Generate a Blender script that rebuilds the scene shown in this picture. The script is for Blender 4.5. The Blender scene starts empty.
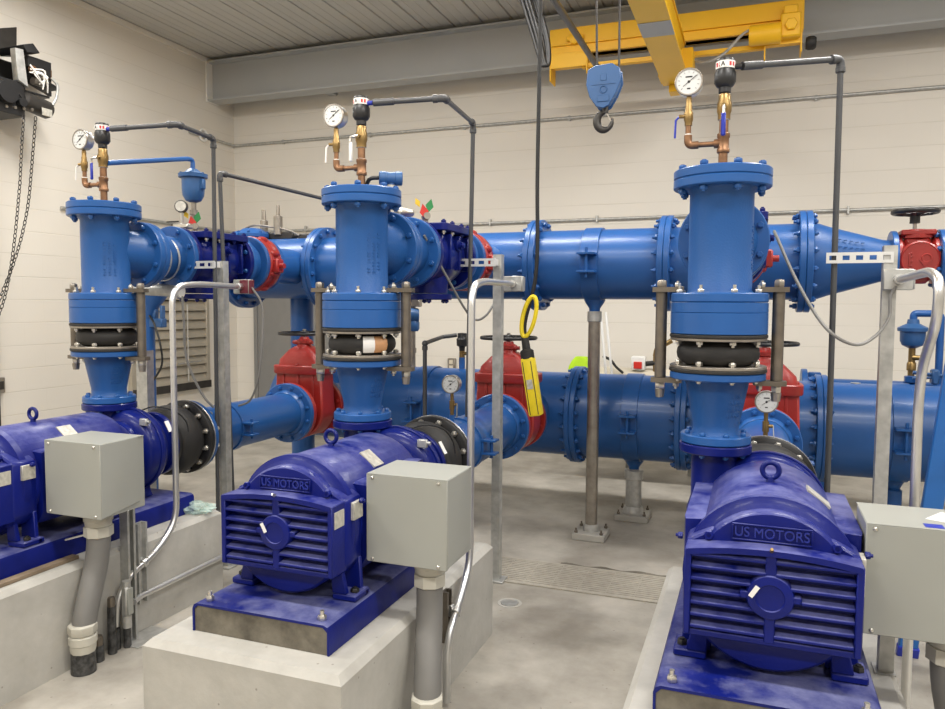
import bpy, bmesh, math, random
from mathutils import Vector, Matrix
random.seed(4)
PI = math.pi
SC = bpy.context.scene
COL = SC.collection

# ------------------------------------------------------------------ materials
def new_mat(name):
    m = bpy.data.materials.new(name); m.use_nodes = True
    nt = m.node_tree; b = nt.nodes['Principled BSDF']
    return m, nt, b

def pmat(name, col, rough=.5, metal=0., var=.08, scale=9., bump=0., bscale=60., dust=None, dustamt=.5, coat=0., spec=.5):
    """procedural paint / metal: noise mottling, optional dust on upward faces' worn blotches, optional bump"""
    m, nt, b = new_mat(name); N = nt.nodes; L = nt.links
    tc = N.new('ShaderNodeTexCoord')
    nz = N.new('ShaderNodeTexNoise'); nz.inputs['Scale'].default_value = scale; nz.inputs['Detail'].default_value = 5
    L.new(tc.outputs['Object'], nz.inputs['Vector'])
    rp = N.new('ShaderNodeValToRGB')
    c0 = [max(0, c*(1-var)) for c in col]; c1 = [min(1, c*(1+var)) for c in col]
    rp.color_ramp.elements[0].position = .3; rp.color_ramp.elements[1].position = .7
    rp.color_ramp.elements[0].color = (*c0, 1); rp.color_ramp.elements[1].color = (*c1, 1)
    L.new(nz.outputs['Fac'], rp.inputs['Fac'])
    out = rp.outputs['Color']
    if dust:
        n2 = N.new('ShaderNodeTexNoise'); n2.inputs['Scale'].default_value = 4.5; n2.inputs['Detail'].default_value = 8; n2.inputs['Roughness'].default_value = .68
        L.new(tc.outputs['Object'], n2.inputs['Vector'])
        r2 = N.new('ShaderNodeValToRGB'); r2.color_ramp.elements[0].position = .40; r2.color_ramp.elements[1].position = .62
        L.new(n2.outputs['Fac'], r2.inputs['Fac'])
        geo = N.new('ShaderNodeNewGeometry'); sx = N.new('ShaderNodeSeparateXYZ'); L.new(geo.outputs['True Normal'], sx.inputs[0])
        mp = N.new('ShaderNodeMapRange'); mp.inputs['From Min'].default_value = .55; mp.inputs['From Max'].default_value = .98
        L.new(sx.outputs['Z'], mp.inputs['Value'])
        mu = N.new('ShaderNodeMath'); mu.operation = 'MULTIPLY'; L.new(r2.outputs['Color'], mu.inputs[0]); L.new(mp.outputs[0], mu.inputs[1])
        m2 = N.new('ShaderNodeMath'); m2.operation = 'MULTIPLY'; m2.inputs[1].default_value = dustamt; L.new(mu.outputs[0], m2.inputs[0])
        mx = N.new('ShaderNodeMix'); mx.data_type = 'RGBA'; L.new(m2.outputs[0], mx.inputs[0]); L.new(out, mx.inputs[6]); mx.inputs[7].default_value = (*dust, 1)
        out = mx.outputs[2]
    L.new(out, b.inputs['Base Color'])
    b.inputs['Roughness'].default_value = rough; b.inputs['Metallic'].default_value = metal
    b.inputs['Specular IOR Level'].default_value = spec
    if coat: b.inputs['Coat Weight'].default_value = coat; b.inputs['Coat Roughness'].default_value = .12
    if bump:
        n3 = N.new('ShaderNodeTexNoise'); n3.inputs['Scale'].default_value = bscale; n3.inputs['Detail'].default_value = 3
        L.new(tc.outputs['Object'], n3.inputs['Vector'])
        bp = N.new('ShaderNodeBump'); bp.inputs['Strength'].default_value = bump; bp.inputs['Distance'].default_value = .004
        L.new(n3.outputs['Fac'], bp.inputs['Height']); L.new(bp.outputs['Normal'], b.inputs['Normal'])
    return m

def block_mat(name, axis):
    """cream painted concrete block: 0.4 x 0.2 m courses"""
    m, nt, b = new_mat(name); N = nt.nodes; L = nt.links
    geo = N.new('ShaderNodeNewGeometry'); sx = N.new('ShaderNodeSeparateXYZ'); L.new(geo.outputs['Position'], sx.inputs[0])
    cb = N.new('ShaderNodeCombineXYZ'); ad = N.new('ShaderNodeMath'); ad.inputs[1].default_value = -.14 + 10
    L.new(sx.outputs[axis], cb.inputs['X']); L.new(sx.outputs['Z'], ad.inputs[0]); L.new(ad.outputs[0], cb.inputs['Y'])
    br = N.new('ShaderNodeTexBrick'); br.offset = .5
    br.inputs['Scale'].default_value = 1; br.inputs['Brick Width'].default_value = .4; br.inputs['Row Height'].default_value = .2
    br.inputs['Mortar Size'].default_value = .0035; br.inputs['Mortar Smooth'].default_value = .6
    L.new(cb.outputs[0], br.inputs['Vector'])
    br.inputs['Color1'].default_value = (.70, .655, .56, 1); br.inputs['Color2'].default_value = (.68, .635, .54, 1)
    br.inputs['Mortar'].default_value = (.60, .55, .46, 1)
    nz = N.new('ShaderNodeTexNoise'); nz.inputs['Scale'].default_value = 1.3; nz.inputs['Detail'].default_value = 4
    L.new(geo.outputs['Position'], nz.inputs['Vector'])
    # the joints are filled in places: only parts of the mortar lines show
    n2 = N.new('ShaderNodeTexNoise'); n2.inputs['Scale'].default_value = 1.7; L.new(geo.outputs['Position'], n2.inputs['Vector'])
    mr = N.new('ShaderNodeMapRange'); mr.inputs['From Min'].default_value = .3; mr.inputs['From Max'].default_value = .75
    mr.inputs['To Min'].default_value = .15; mr.inputs['To Max'].default_value = .75; L.new(n2.outputs['Fac'], mr.inputs['Value'])
    fz = N.new('ShaderNodeMath'); fz.operation = 'PINGPONG'; fz.inputs[1].default_value = .1; L.new(ad.outputs[0], fz.inputs[0])
    hz = N.new('ShaderNodeMapRange'); hz.inputs['From Min'].default_value = .002; hz.inputs['From Max'].default_value = .0045; hz.inputs['To Min'].default_value = 1; hz.inputs['To Max'].default_value = 0; L.new(fz.outputs[0], hz.inputs['Value'])
    bw = N.new('ShaderNodeMath'); bw.operation = 'MULTIPLY'; bw.inputs[1].default_value = .16; L.new(br.outputs['Fac'], bw.inputs[0])
    mxx = N.new('ShaderNodeMath'); mxx.operation = 'MAXIMUM'; L.new(bw.outputs[0], mxx.inputs[0]); L.new(hz.outputs[0], mxx.inputs[1])
    mu = N.new('ShaderNodeMath'); mu.operation = 'MULTIPLY'; L.new(mxx.outputs[0], mu.inputs[0]); L.new(mr.outputs[0], mu.inputs[1])
    mx = N.new('ShaderNodeMix'); mx.data_type = 'RGBA'; L.new(mu.outputs[0], mx.inputs[0])
    r = N.new('ShaderNodeValToRGB'); r.color_ramp.elements[0].color = (.70, .66, .59, 1); r.color_ramp.elements[1].color = (.755, .715, .64, 1)
    L.new(nz.outputs['Fac'], r.inputs['Fac']); L.new(r.outputs['Color'], mx.inputs[6]); mx.inputs[7].default_value = (.58, .54, .46, 1)
    L.new(mx.outputs[2], b.inputs['Base Color']); b.inputs['Roughness'].default_value = .62
    n3 = N.new('ShaderNodeTexNoise'); n3.inputs['Scale'].default_value = 55; L.new(geo.outputs['Position'], n3.inputs['Vector'])
    ma = N.new('ShaderNodeMath'); ma.operation = 'MULTIPLY_ADD'; ma.inputs[1].default_value = -1; L.new(mu.outputs[0], ma.inputs[0])
    m3 = N.new('ShaderNodeMath'); m3.operation = 'MULTIPLY'; m3.inputs[1].default_value = .12; L.new(n3.outputs['Fac'], m3.inputs[0]); L.new(m3.outputs[0], ma.inputs[2])
    bp = N.new('ShaderNodeBump'); bp.inputs['Strength'].default_value = .5; bp.inputs['Distance'].default_value = .004
    L.new(ma.outputs[0], bp.inputs['Height']); L.new(bp.outputs['Normal'], b.inputs['Normal'])
    return m

def concrete_mat(name, ca, cb_, stain, sc=1.2, rough=.6, stainamt=.6, holes=True):
    m, nt, b = new_mat(name); N = nt.nodes; L = nt.links
    geo = N.new('ShaderNodeNewGeometry'); P = geo.outputs['Position']
    n1 = N.new('ShaderNodeTexNoise'); n1.inputs['Scale'].default_value = sc*2.2; n1.inputs['Detail'].default_value = 9; n1.inputs['Roughness'].default_value = .62; L.new(P, n1.inputs['Vector'])
    r1 = N.new('ShaderNodeValToRGB'); r1.color_ramp.elements[0].position = .33; r1.color_ramp.elements[1].position = .68
    r1.color_ramp.elements[0].color = (*ca, 1); r1.color_ramp.elements[1].color = (*cb_, 1); L.new(n1.outputs['Fac'], r1.inputs['Fac'])
    n2 = N.new('ShaderNodeTexNoise'); n2.inputs['Scale'].default_value = sc*.9; n2.inputs['Detail'].default_value = 6; n2.inputs['Distortion'].default_value = .6; L.new(P, n2.inputs['Vector'])
    r2 = N.new('ShaderNodeValToRGB'); r2.color_ramp.elements[0].position = .54; r2.color_ramp.elements[1].position = .7; L.new(n2.outputs['Fac'], r2.inputs['Fac'])
    mu = N.new('ShaderNodeMath'); mu.operation = 'MULTIPLY'; mu.inputs[1].default_value = stainamt; L.new(r2.outputs['Color'], mu.inputs[0])
    mx = N.new('ShaderNodeMix'); mx.data_type = 'RGBA'; L.new(mu.outputs[0], mx.inputs[0]); L.new(r1.outputs['Color'], mx.inputs[6]); mx.inputs[7].default_value = (*stain, 1)
    out = mx.outputs[2]
    if holes:
        v = N.new('ShaderNodeTexVoronoi'); v.inputs['Scale'].default_value = 14; L.new(P, v.inputs['Vector'])
        r3 = N.new('ShaderNodeValToRGB'); r3.color_ramp.elements[0].position = .045; r3.color_ramp.elements[1].position = .07
        r3.color_ramp.elements[0].color = (1, 1, 1, 1); r3.color_ramp.elements[1].color = (0, 0, 0, 1); L.new(v.outputs['Distance'], r3.inputs['Fac'])
        m2 = N.new('ShaderNodeMath'); m2.operation = 'MULTIPLY'; m2.inputs[1].default_value = .55; L.new(r3.outputs['Color'], m2.inputs[0])
        mx2 = N.new('ShaderNodeMix'); mx2.data_type = 'RGBA'; L.new(m2.outputs[0], mx2.inputs[0]); L.new(out, mx2.inputs[6]); mx2.inputs[7].default_value = (.14, .12, .10, 1)
        out = mx2.outputs[2]
    L.new(out, b.inputs['Base Color']); b.inputs['Roughness'].default_value = rough
    n4 = N.new('ShaderNodeTexNoise'); n4.inputs['Scale'].default_value = 40; n4.inputs['Detail'].default_value = 6; L.new(P, n4.inputs['Vector'])
    bp = N.new('ShaderNodeBump'); bp.inputs['Strength'].default_value = .25; bp.inputs['Distance'].default_value = .004
    L.new(n4.outputs['Fac'], bp.inputs['Height']); L.new(bp.outputs['Normal'], b.inputs['Normal'])
    return m

PIPE = (.017, .088, .285); MOTR = (.0032, .0085, .135)
M = dict(
    pipe=pmat('pipe_blue_paint', PIPE, .33, var=.06, scale=5, bump=.05, bscale=45, coat=.06, spec=.38),
    pipe2=pmat('bright_blue_paint', (.020, .105, .33), .33, var=.06, scale=6, coat=.1),
    cast=pmat('cast_blue_paint', (.0155, .082, .265), .38, var=.07, scale=7, bump=.25, bscale=140, spec=.35),
    navy=pmat('dark_blue_paint', (.004, .010, .125), .3, var=.1, scale=8, bump=.12, bscale=80, coat=.1, spec=.25),
    motor=pmat('motor_blue_paint', MOTR, .36, var=.12, scale=8, bump=.15, bscale=90, dust=(.15, .16, .35), dustamt=.85, coat=.06, spec=.22),
    plate=pmat('base_blue_paint', (.0045, .010, .135), .42, var=.2, scale=10, bump=.1, dust=(.15, .16, .30), dustamt=.95, spec=.25),
    red=pmat('valve_red_paint', (.30, .018, .014), .4, var=.1, scale=8, bump=.18, bscale=90, coat=.15),
    yellow=pmat('crane_yellow_paint', (.88, .50, .012), .42, var=.04, scale=3),
    yellow2=pmat('pendant_yellow_plastic', (.78, .60, .015), .5, var=.08, scale=30),
    black=pmat('black_paint', (.012, .012, .013), .4, var=.2, scale=14),
    rubber=pmat('black_rubber', (.014, .013, .012), .6, var=.25, scale=20, bump=.2, bscale=130),
    plasticblack=pmat('black_plastic', (.016, .016, .017), .38, var=.1),
    steel=pmat('dull_steel', (.34, .31, .27), .38, .85, var=.18, scale=18, bump=.05),
    darksteel=pmat('tie_rod_steel', (.19, .165, .135), .42, .8, var=.2, scale=15, bump=.06),
    bolt=pmat('zinc_bolt', (.62, .60, .55), .3, .9, var=.1, scale=30),
    galv=pmat('galvanised_strut', (.46, .46, .44), .42, .55, var=.18, scale=26, bump=.06),
    emt=pmat('zinc_conduit', (.66, .66, .65), .36, .92, var=.06, scale=12),
    zinc=pmat('bright_zinc_plate', (.68, .68, .66), .4, .35, var=.05),
    silver=pmat('brushed_silver', (.6, .6, .6), .3, .9, var=.05),
    jbox=pmat('light_grey_enamel', (.30, .305, .275), .38, var=.03, scale=4),
    pvc=pmat('grey_plastic_pipe', (.060, .062, .066), .42, var=.12, scale=10),
    flex=pmat('grey_flexible_jacket', (.17, .165, .155), .5, var=.08, scale=9, bump=.1, bscale=50),
    cream=pmat('cream_coupling', (.52, .50, .43), .5, var=.05),
    brass=pmat('brass', (.30, .20, .08), .36, .85, var=.14, scale=35),
    bronze=pmat('copper_nipple', (.26, .14, .075), .42, .75, var=.2, scale=30),
    tape=pmat('white_tape', (.75, .73, .68), .6, var=.05),
    white=pmat('white_paint', (.80, .79, .75), .45, var=.03),
    dial=pmat('gauge_dial_white', (.62, .63, .62), .4, var=.02),
    needle=pmat('gauge_black_ink', (.01, .01, .01), .5, var=.05),
    blueplastic=pmat('blue_lever_grip', (.015, .03, .33), .4, var=.06),
    grout=concrete_mat('grout_fill', (.085, .075, .058), (.20, .18, .14), (.06, .052, .04), 5, .75, .8, False),
    hookblue=pmat('hook_block_blue', (.028, .10, .26), .4, var=.1, scale=10),
    beam=pmat('beam_grey_paint', (.40, .41, .41), .45, var=.03, scale=2),
    ceil=pmat('ceiling_panel_paint', (.50, .485, .45), .5, var=.02, scale=2),
    ridge=pmat('dark_iron', (.05, .046, .042), .45, .5, var=.2),
    label=pmat('metal_nameplate', (.55, .53, .47), .4, .4, var=.2, scale=60),
    labely=pmat('yellowed_nameplate', (.52, .47, .28), .5, .1, var=.25, scale=50),
    labelw=pmat('white_sticker', (.80, .79, .76), .5, var=.04),
    orange=pmat('orange_sticker', (.50, .26, .12), .5, var=.1),
    letter=pmat('highlit_dusty_letter', (.016, .028, .24), .34, var=.12, scale=30),  # lighter motor blue: edge highlights and dust put into the letter colour
    maroon=pmat('maroon_cover', (.12, .02, .03), .4, var=.1),
    wood=pmat('weathered_wood', (.20, .15, .10), .7, var=.25, scale=12), bag=None, green=pmat('green_tag', (.02, .22, .06), .4, var=.1), yellowtag=pmat('yellow_tag', (.75, .50, .03), .4, var=.1),
    redtag=pmat('red_tag', (.60, .03, .02), .4, var=.1), hivis=pmat('hi_vis_cloth', (.50, .80, .02), .7, var=.1),
    tank=pmat('beige_tank_paint', (.62, .56, .45), .45, var=.04),
    ladder=pmat('blue_fibreglass', (.02, .15, .50), .45, var=.08),
    louver=pmat('louver_metal', (.42, .38, .31), .45, .35, var=.06),
    door=pmat('grey_door_paint', (.22, .215, .205), .5, var=.03),
    pad=concrete_mat('plinth_concrete', (.35, .338, .305), (.48, .465, .425), (.26, .25, .225), 1.6, .65, .5),
    floor=concrete_mat('floor_concrete', (.25, .23, .195), (.49, .46, .405), (.165, .145, .115), 1.0, .5, .8),
    grate=pmat('grating_grey', (.38, .35, .295), .6, .1, var=.12, scale=20),
    backx=pmat('tan_block', (.42, .39, .34), .7, var=.05, scale=2), wallx=block_mat('painted_block_x', 'X'), wally=block_mat('painted_block_y', 'Y'),
    tape_black=pmat('wrapped_black_tape', (.045, .045, .045), .4, var=.98, scale=45, bump=.6, bscale=90),
    cable=pmat('grey_cable', (.20, .195, .185), .5, var=.05), blackcable=pmat('black_cable', (.01, .01, .01), .5, var=.1),
    tabred=pmat('red_print', (.55, .03, .03), .5, var=.05),
)
m, nt, b = new_mat('clear_plastic_film'); b.inputs['Base Color'].default_value = (.72, .83, .78, 1); b.inputs['Roughness'].default_value = .3
b.inputs['Alpha'].default_value = .45; M['bag'] = m
nz = nt.nodes.new('ShaderNodeTexNoise'); nz.inputs['Scale'].default_value = 25
rp = nt.nodes.new('ShaderNodeValToRGB'); rp.color_ramp.elements[0].color = (.3, .62, .5, 1); rp.color_ramp.elements[1].color = (.85, .88, .86, 1)
nt.links.new(nz.outputs['Fac'], rp.inputs['Fac']); nt.links.new(rp.outputs['Color'], b.inputs['Base Color'])

# ------------------------------------------------------------------ mesh helpers (all in world coordinates)
def BM(): return bmesh.new()
V = Vector
def frame(d):
    d = V(d).normalized()
    a = V((0, 0, 1)) if abs(d.z) < .9 else V((1, 0, 0))
    u = a.cross(d).normalized(); w = d.cross(u)
    return d, u, w
def lathe(bm, o, d, prof, seg=32, ph=0., cap=True):
    """surface of revolution; prof = [(radius, distance along d from o)]"""
    o = V(o); d, u, w = frame(d); rings = []
    for r, h in prof:
        c = o + d*h
        if r < 1e-6: rings.append([bm.verts.new(c)])
        else: rings.append([bm.verts.new(c + (u*math.cos(2*PI*k/seg+ph) + w*math.sin(2*PI*k/seg+ph))*r) for k in range(seg)])
    for a, b_ in zip(rings, rings[1:]):
        for k in range(seg):
            j = (k+1) % seg
            if len(a) == 1 and len(b_) == 1: continue
            if len(a) == 1: bm.faces.new((a[0], b_[k], b_[j]))
            elif len(b_) == 1: bm.faces.new((a[k], b_[0], a[j]))
            else: bm.faces.new((a[k], b_[k], b_[j], a[j]))
    if cap:
        if len(rings[0]) > 1: bm.faces.new(rings[0])
        if len(rings[-1]) > 1: bm.faces.new(list(reversed(rings[-1])))
def cyl(bm, p0, p1, r, r2=None, seg=20):
    p0 = V(p0); p1 = V(p1); lathe(bm, p0, p1-p0, [(r, 0), (r if r2 is None else r2, (p1-p0).length)], seg)
def disc(bm, o, d, R, h0, h1, seg=40, c=.004):
    lathe(bm, o, d, [(R-c, h0), (R, h0+c), (R, h1-c), (R-c, h1)], seg)
def ringlathe(bm, o, d, r0, r1, h0, h1, seg=40, c=.003):
    """closed ring with a hole"""
    lathe(bm, o, d, [(r0, h0), (r1-c, h0), (r1, h0+c), (r1, h1-c), (r1-c, h1), (r0, h1), (r0, h0)], seg, cap=False)
def torus(bm, o, d, R, r, seg=36, s2=10, a0=0., a1=2*PI):
    o = V(o); d, u, w = frame(d); full = abs(a1-a0-2*PI) < 1e-6; n = seg if full else seg+1; rr = []
    for k in range(n):
        a = a0+(a1-a0)*k/seg; e = u*math.cos(a)+w*math.sin(a)
        rr.append([bm.verts.new(o+e*(R+r*math.cos(2*PI*j/s2))+d*(r*math.sin(2*PI*j/s2))) for j in range(s2)])
    for k in range(seg):
        A = rr[k]; B = rr[(k+1) % n]
        for j in range(s2): bm.faces.new((A[j], B[j], B[(j+1) % s2], A[(j+1) % s2]))
    if not full: bm.faces.new(list(reversed(rr[0]))); bm.faces.new(rr[-1])
def merge(bm, t, mat=None):
    me = bpy.data.meshes.new('t'); t.to_mesh(me); t.free()
    if mat is not None: me.transform(mat)
    bm.from_mesh(me); bpy.data.meshes.remove(me)
def box(bm, x0, x1, y0, y1, z0, z1, bev=0., mat=None, seg=1):
    t = bmesh.new(); bmesh.ops.create_cube(t, size=1.)
    for v in t.verts: v.co = V(((x0+x1)/2+v.co.x*(x1-x0), (y0+y1)/2+v.co.y*(y1-y0), (z0+z1)/2+v.co.z*(z1-z0)))
    if bev: bmesh.ops.bevel(t, geom=list(t.edges), offset=bev, segments=seg, affect='EDGES', profile=.5)
    merge(bm, t, mat)
def bar(bm, p0, p1, wx, wz, bev=0.):
    """box along p0-p1, width wx across (horizontal), wz the other way"""
    p0 = V(p0); p1 = V(p1); d, u, w = frame(p1-p0); L_ = (p1-p0).length
    mt = Matrix(((u.x, d.x, w.x, p0.x), (u.y, d.y, w.y, p0.y), (u.z, d.z, w.z, p0.z), (0, 0, 0, 1)))
    box(bm, -wx/2, wx/2, 0, L_, -wz/2, wz/2, bev, mt)
def prism(bm, poly, ax, a0, a1, bev=0.):
    """poly extruded along axis ax ('x','y','z'); poly coordinates are the other two axes in order"""
    t = bmesh.new()
    def pt(p, a): return {'x': (a, p[0], p[1]), 'y': (p[0], a, p[1]), 'z': (p[0], p[1], a)}[ax]
    A = [t.verts.new(pt(p, a0)) for p in poly]; B = [t.verts.new(pt(p, a1)) for p in poly]; n = len(poly)
    t.faces.new(A); t.faces.new(list(reversed(B)))
    for k in range(n): t.faces.new((A[k], B[k], B[(k+1) % n], A[(k+1) % n]))
    bmesh.ops.recalc_face_normals(t, faces=list(t.faces))
    if bev: bmesh.ops.bevel(t, geom=list(t.edges), offset=bev, segments=1, affect='EDGES')
    merge(bm, t)
def loft(bm, secs):
    R = [[bm.verts.new(p) for p in s] for s in secs]; n = len(R[0])
    for a, b_ in zip(R, R[1:]):
        for k in range(n): bm.faces.new((a[k], b_[k], b_[(k+1) % n], a[(k+1) % n]))
    bm.faces.new(list(reversed(R[0]))); bm.faces.new(R[-1])
def rrect(cx, cy, z, hx, hy, r, n=5):
    out = []
    for sx, sy, a in ((1, 1, 0), (-1, 1, PI/2), (-1, -1, PI), (1, -1, 1.5*PI)):
        for k in range(n):
            t = a+PI/2*k/(n-1); out.append((cx+sx*(hx-r)+r*math.cos(t), cy+sy*(hy-r)+r*math.sin(t), z))
    return out
def fillet(pts, rad, n=6):
    pts = [V(p) for p in pts]; out = [pts[0]]
    for i in range(1, len(pts)-1):
        a = (pts[i-1]-pts[i]); b_ = (pts[i+1]-pts[i]); r = min(rad, a.length*.49, b_.length*.49)
        p0 = pts[i]+a.normalized()*r; p1 = pts[i]+b_.normalized()*r
        for k in range(n+1):
            t = k/n; out.append(p0*(1-t)**2 + pts[i]*2*t*(1-t) + p1*t*t)
    out.append(pts[-1]); return out
def tube(bm, pts, r, seg=12, rad=0., closed=False):
    pts = fillet(pts, rad) if rad else [V(p) for p in pts]
    n = len(pts); rings = []; u = None
    for i, p in enumerate(pts):
        if closed: t = (pts[(i+1) % n]-pts[i-1]).normalized()
        else: t = ((pts[min(i+1, n-1)]-pts[max(i-1, 0)])).normalized()
        if u is None: _, u, _ = frame(t)
        u = (u-t*u.dot(t)).normalized(); w = t.cross(u)
        rr = r[i] if isinstance(r, (list, tuple)) else r
        rings.append([bm.verts.new(p+(u*math.cos(2*PI*k/seg)+w*math.sin(2*PI*k/seg))*rr) for k in range(seg)])
    for i in range(n if closed else n-1):
        a = rings[i]; b_ = rings[(i+1) % n]
        for k in range(seg): bm.faces.new((a[k], b_[k], b_[(k+1) % seg], a[(k+1) % seg]))
    if not closed: bm.faces.new(list(reversed(rings[0]))); bm.faces.new(rings[-1])
def sphere(bm, c, r, sx=1, sy=1, sz=1, n=16):
    t = bmesh.new(); bmesh.ops.create_uvsphere(t, u_segments=n, v_segments=n//2, radius=r)
    merge(bm, t, Matrix.Translation(V(c)) @ Matrix.Diagonal((sx, sy, sz, 1)))
def hexhead(bm, o, d, r, h0, h1, ph=0.): lathe(bm, o, d, [(r*.86, h0), (r, h0+(h1-h0)*.15), (r, h1-(h1-h0)*.2), (r*.86, h1)], 6, ph)
def spline(P, n=8):
    P = [V(p) for p in P]; Q = [P[0]*2-P[1]]+P+[P[-1]*2-P[-2]]; out = []
    for i in range(1, len(Q)-2):
        for k in range(n):
            t = k/n; a, b_, c, d = Q[i-1:i+3]
            out.append(.5*((2*b_)+(c-a)*t+(2*a-5*b_+4*c-d)*t*t+(3*b_-a-3*c+d)*t**3))
    out.append(P[-1]); return out
def text_bm(bm, s, size, depth, mat, spacing=1.):
    """raised lettering: Blender's own vector font turned into mesh, local XY plane, +Z outwards, then mat"""
    cu = bpy.data.curves.new('t', 'FONT'); cu.body = s; cu.size = size; cu.extrude = depth; cu.align_x = 'CENTER'; cu.align_y = 'CENTER'; cu.space_character = spacing
    o = bpy.data.objects.new('t', cu); COL.objects.link(o)
    dg = bpy.context.evaluated_depsgraph_get(); me = bpy.data.meshes.new_from_object(o.evaluated_get(dg))
    me.transform(mat); bm.from_mesh(me)
    bpy.data.objects.remove(o); bpy.data.curves.remove(cu); bpy.data.meshes.remove(me)

def to_mesh(name, bm, mat, off=(0, 0, 0), smooth=True, recalc=True):
    if recalc: bmesh.ops.recalc_face_normals(bm, faces=list(bm.faces))
    me = bpy.data.meshes.new(name); bm.to_mesh(me); bm.free()
    me.transform(Matrix.Translation(-V(off)))
    if smooth and len(me.polygons):
        me.polygons.foreach_set('use_smooth', [True]*len(me.polygons)); me.set_sharp_from_angle(angle=math.radians(38))
    me.materials.append(M[mat]); return me

class Thing:
    def __init__(s, name, label, cat, loc, group=None):
        s.o = bpy.data.objects.new(name, None); s.o.empty_display_size = .05; COL.objects.link(s.o)
        s.loc = V(loc); s.o.location = s.loc; s.o['label'] = label; s.o['category'] = cat
        if group: s.o['group'] = group
    def p(s, name, bm, mat, parent=None, label=None, smooth=True):
        o = bpy.data.objects.new(name, to_mesh(name, bm, mat, s.loc, smooth)); COL.objects.link(o); o.parent = parent or s.o
        if label: o['label'] = label
        return o
    def inst(s, name, me, mt, parent=None):
        o = bpy.data.objects.new(name, me); COL.objects.link(o); o.parent = parent or s.o
        o.matrix_local = Matrix.Translation(-s.loc) @ mt
        return o
def solo(name, label, cat, bm, mat, loc, group=None, smooth=True):
    o = bpy.data.objects.new(name, to_mesh(name, bm, mat, loc, smooth)); COL.objects.link(o); o.location = loc
    o['label'] = label; o['category'] = cat
    if group: o['group'] = group
    return o
def struct(name, bm, mat, smooth=False):
    o = bpy.data.objects.new(name, to_mesh(name, bm, mat, (0, 0, 0), smooth)); COL.objects.link(o); o['kind'] = 'structure'
    return o

BOLT = {}
def bolt_mesh(s, L, mat, tail):
    k = (round(s, 4), round(L, 4), mat, tail)
    if k not in BOLT:
        bm = BM(); hexhead(bm, (0, 0, 0), (0, 0, 1), s, L/2, L/2+s*1.05); hexhead(bm, (0, 0, 0), (0, 0, -1), s, L/2, L/2+s*1.05, .3)
        cyl(bm, (0, 0, -L/2-s*(1.05+tail)), (0, 0, L/2+s*(1.05+tail*.4)), s*.56, seg=10)
        BOLT[k] = to_mesh('bolt', bm, mat)
    return BOLT[k]
def bolts(T, c, ax, R, n, L, s=.013, mat='pipe', ph=.5, tail=.8, name='bolt', parent=None, only=None):
    """n bolts on a circle; L = grip (flange pair thickness); only(k-angle vector) filters"""
    me = bolt_mesh(s, L, mat, tail); d, u, w = frame(ax); q = V((0, 0, 1)).rotation_difference(d).to_matrix().to_4x4()
    for k in range(n):
        a = 2*PI*(k+ph)/n; e = u*math.cos(a)+w*math.sin(a)
        if only and not only(e): continue
        T.inst(name, me, Matrix.Translation(V(c)+e*R) @ q @ Matrix.Rotation(a*1.7, 4, 'Z'), parent)
def hexbolt(T, name, p, d, s, h, mat='bolt', parent=None, stud=.5):
    bm = BM(); hexhead(bm, p, d, s, 0, h); cyl(bm, V(p), V(p)+V(d).normalized()*(h+s*stud), s*.5, seg=10)
    return T.p(name, bm, mat, parent)

# ------------------------------------------------------------------ camera
cam = bpy.data.cameras.new('camera'); co = bpy.data.objects.new('camera', cam); COL.objects.link(co); SC.camera = co
cam.sensor_width = 36; cam.lens = 752.08/945*36; cam.clip_end = 60; cam.clip_start = .05
yaw, pit, rol = .35821163, .06720104, .00529729
r_ = V((math.cos(yaw), math.sin(yaw), 0)); f_ = V((-math.sin(yaw), math.cos(yaw), 0)); z_ = V((0, 0, 1))
f2 = f_*math.cos(pit)-z_*math.sin(pit); u2 = z_*math.cos(pit)+f_*math.sin(pit)
r3 = r_*math.cos(rol)+u2*math.sin(rol); u3 = u2*math.cos(rol)-r_*math.sin(rol)
mw = Matrix((r3, u3, -f2)).transposed().to_4x4(); mw.translation = V((0, 0, 1.525)); co.matrix_world = mw
SC.view_settings.view_transform = 'Standard'; SC.view_settings.look = 'None'; SC.view_settings.gamma = 1; SC.view_settings.use_curve_mapping = False
SC.view_settings.exposure = 0.0
w_ = bpy.data.worlds.new('world'); SC.world = w_; w_.use_nodes = True
w_.node_tree.nodes['Background'].inputs[0].default_value = (.9, .92, 1, 1); w_.node_tree.nodes['Background'].inputs[1].default_value = .3

# ------------------------------------------------------------------ room shell
XL, XR, YB, YF, ZC = -6.0, 4.6, 7.7, -3.2, 4.34
bm = BM(); box(bm, XL-.2, XR+.2, YF-.2, YB+.2, -.2, 0); struct('floor', bm, 'floor')
bm = BM(); box(bm, XL-.2, XL, YF-.2, YB+.2, 0, ZC+.3); struct('wall_left', bm, 'wally')
bm = BM(); box(bm, XL, XR, YB, YB+.2, 0, ZC+.3); struct('wall_back', bm, 'wallx')
bm = BM(); box(bm, XR, XR+.2, YF-.2, YB+.2, 0, ZC+.3); struct('wall_right', bm, 'backx')  # unseen right and front walls get a darker tan to cut fill light
bm = BM(); box(bm, XL, XR, YF-.2, YF, 0, ZC+.3); struct('wall_front', bm, 'backx')
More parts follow.
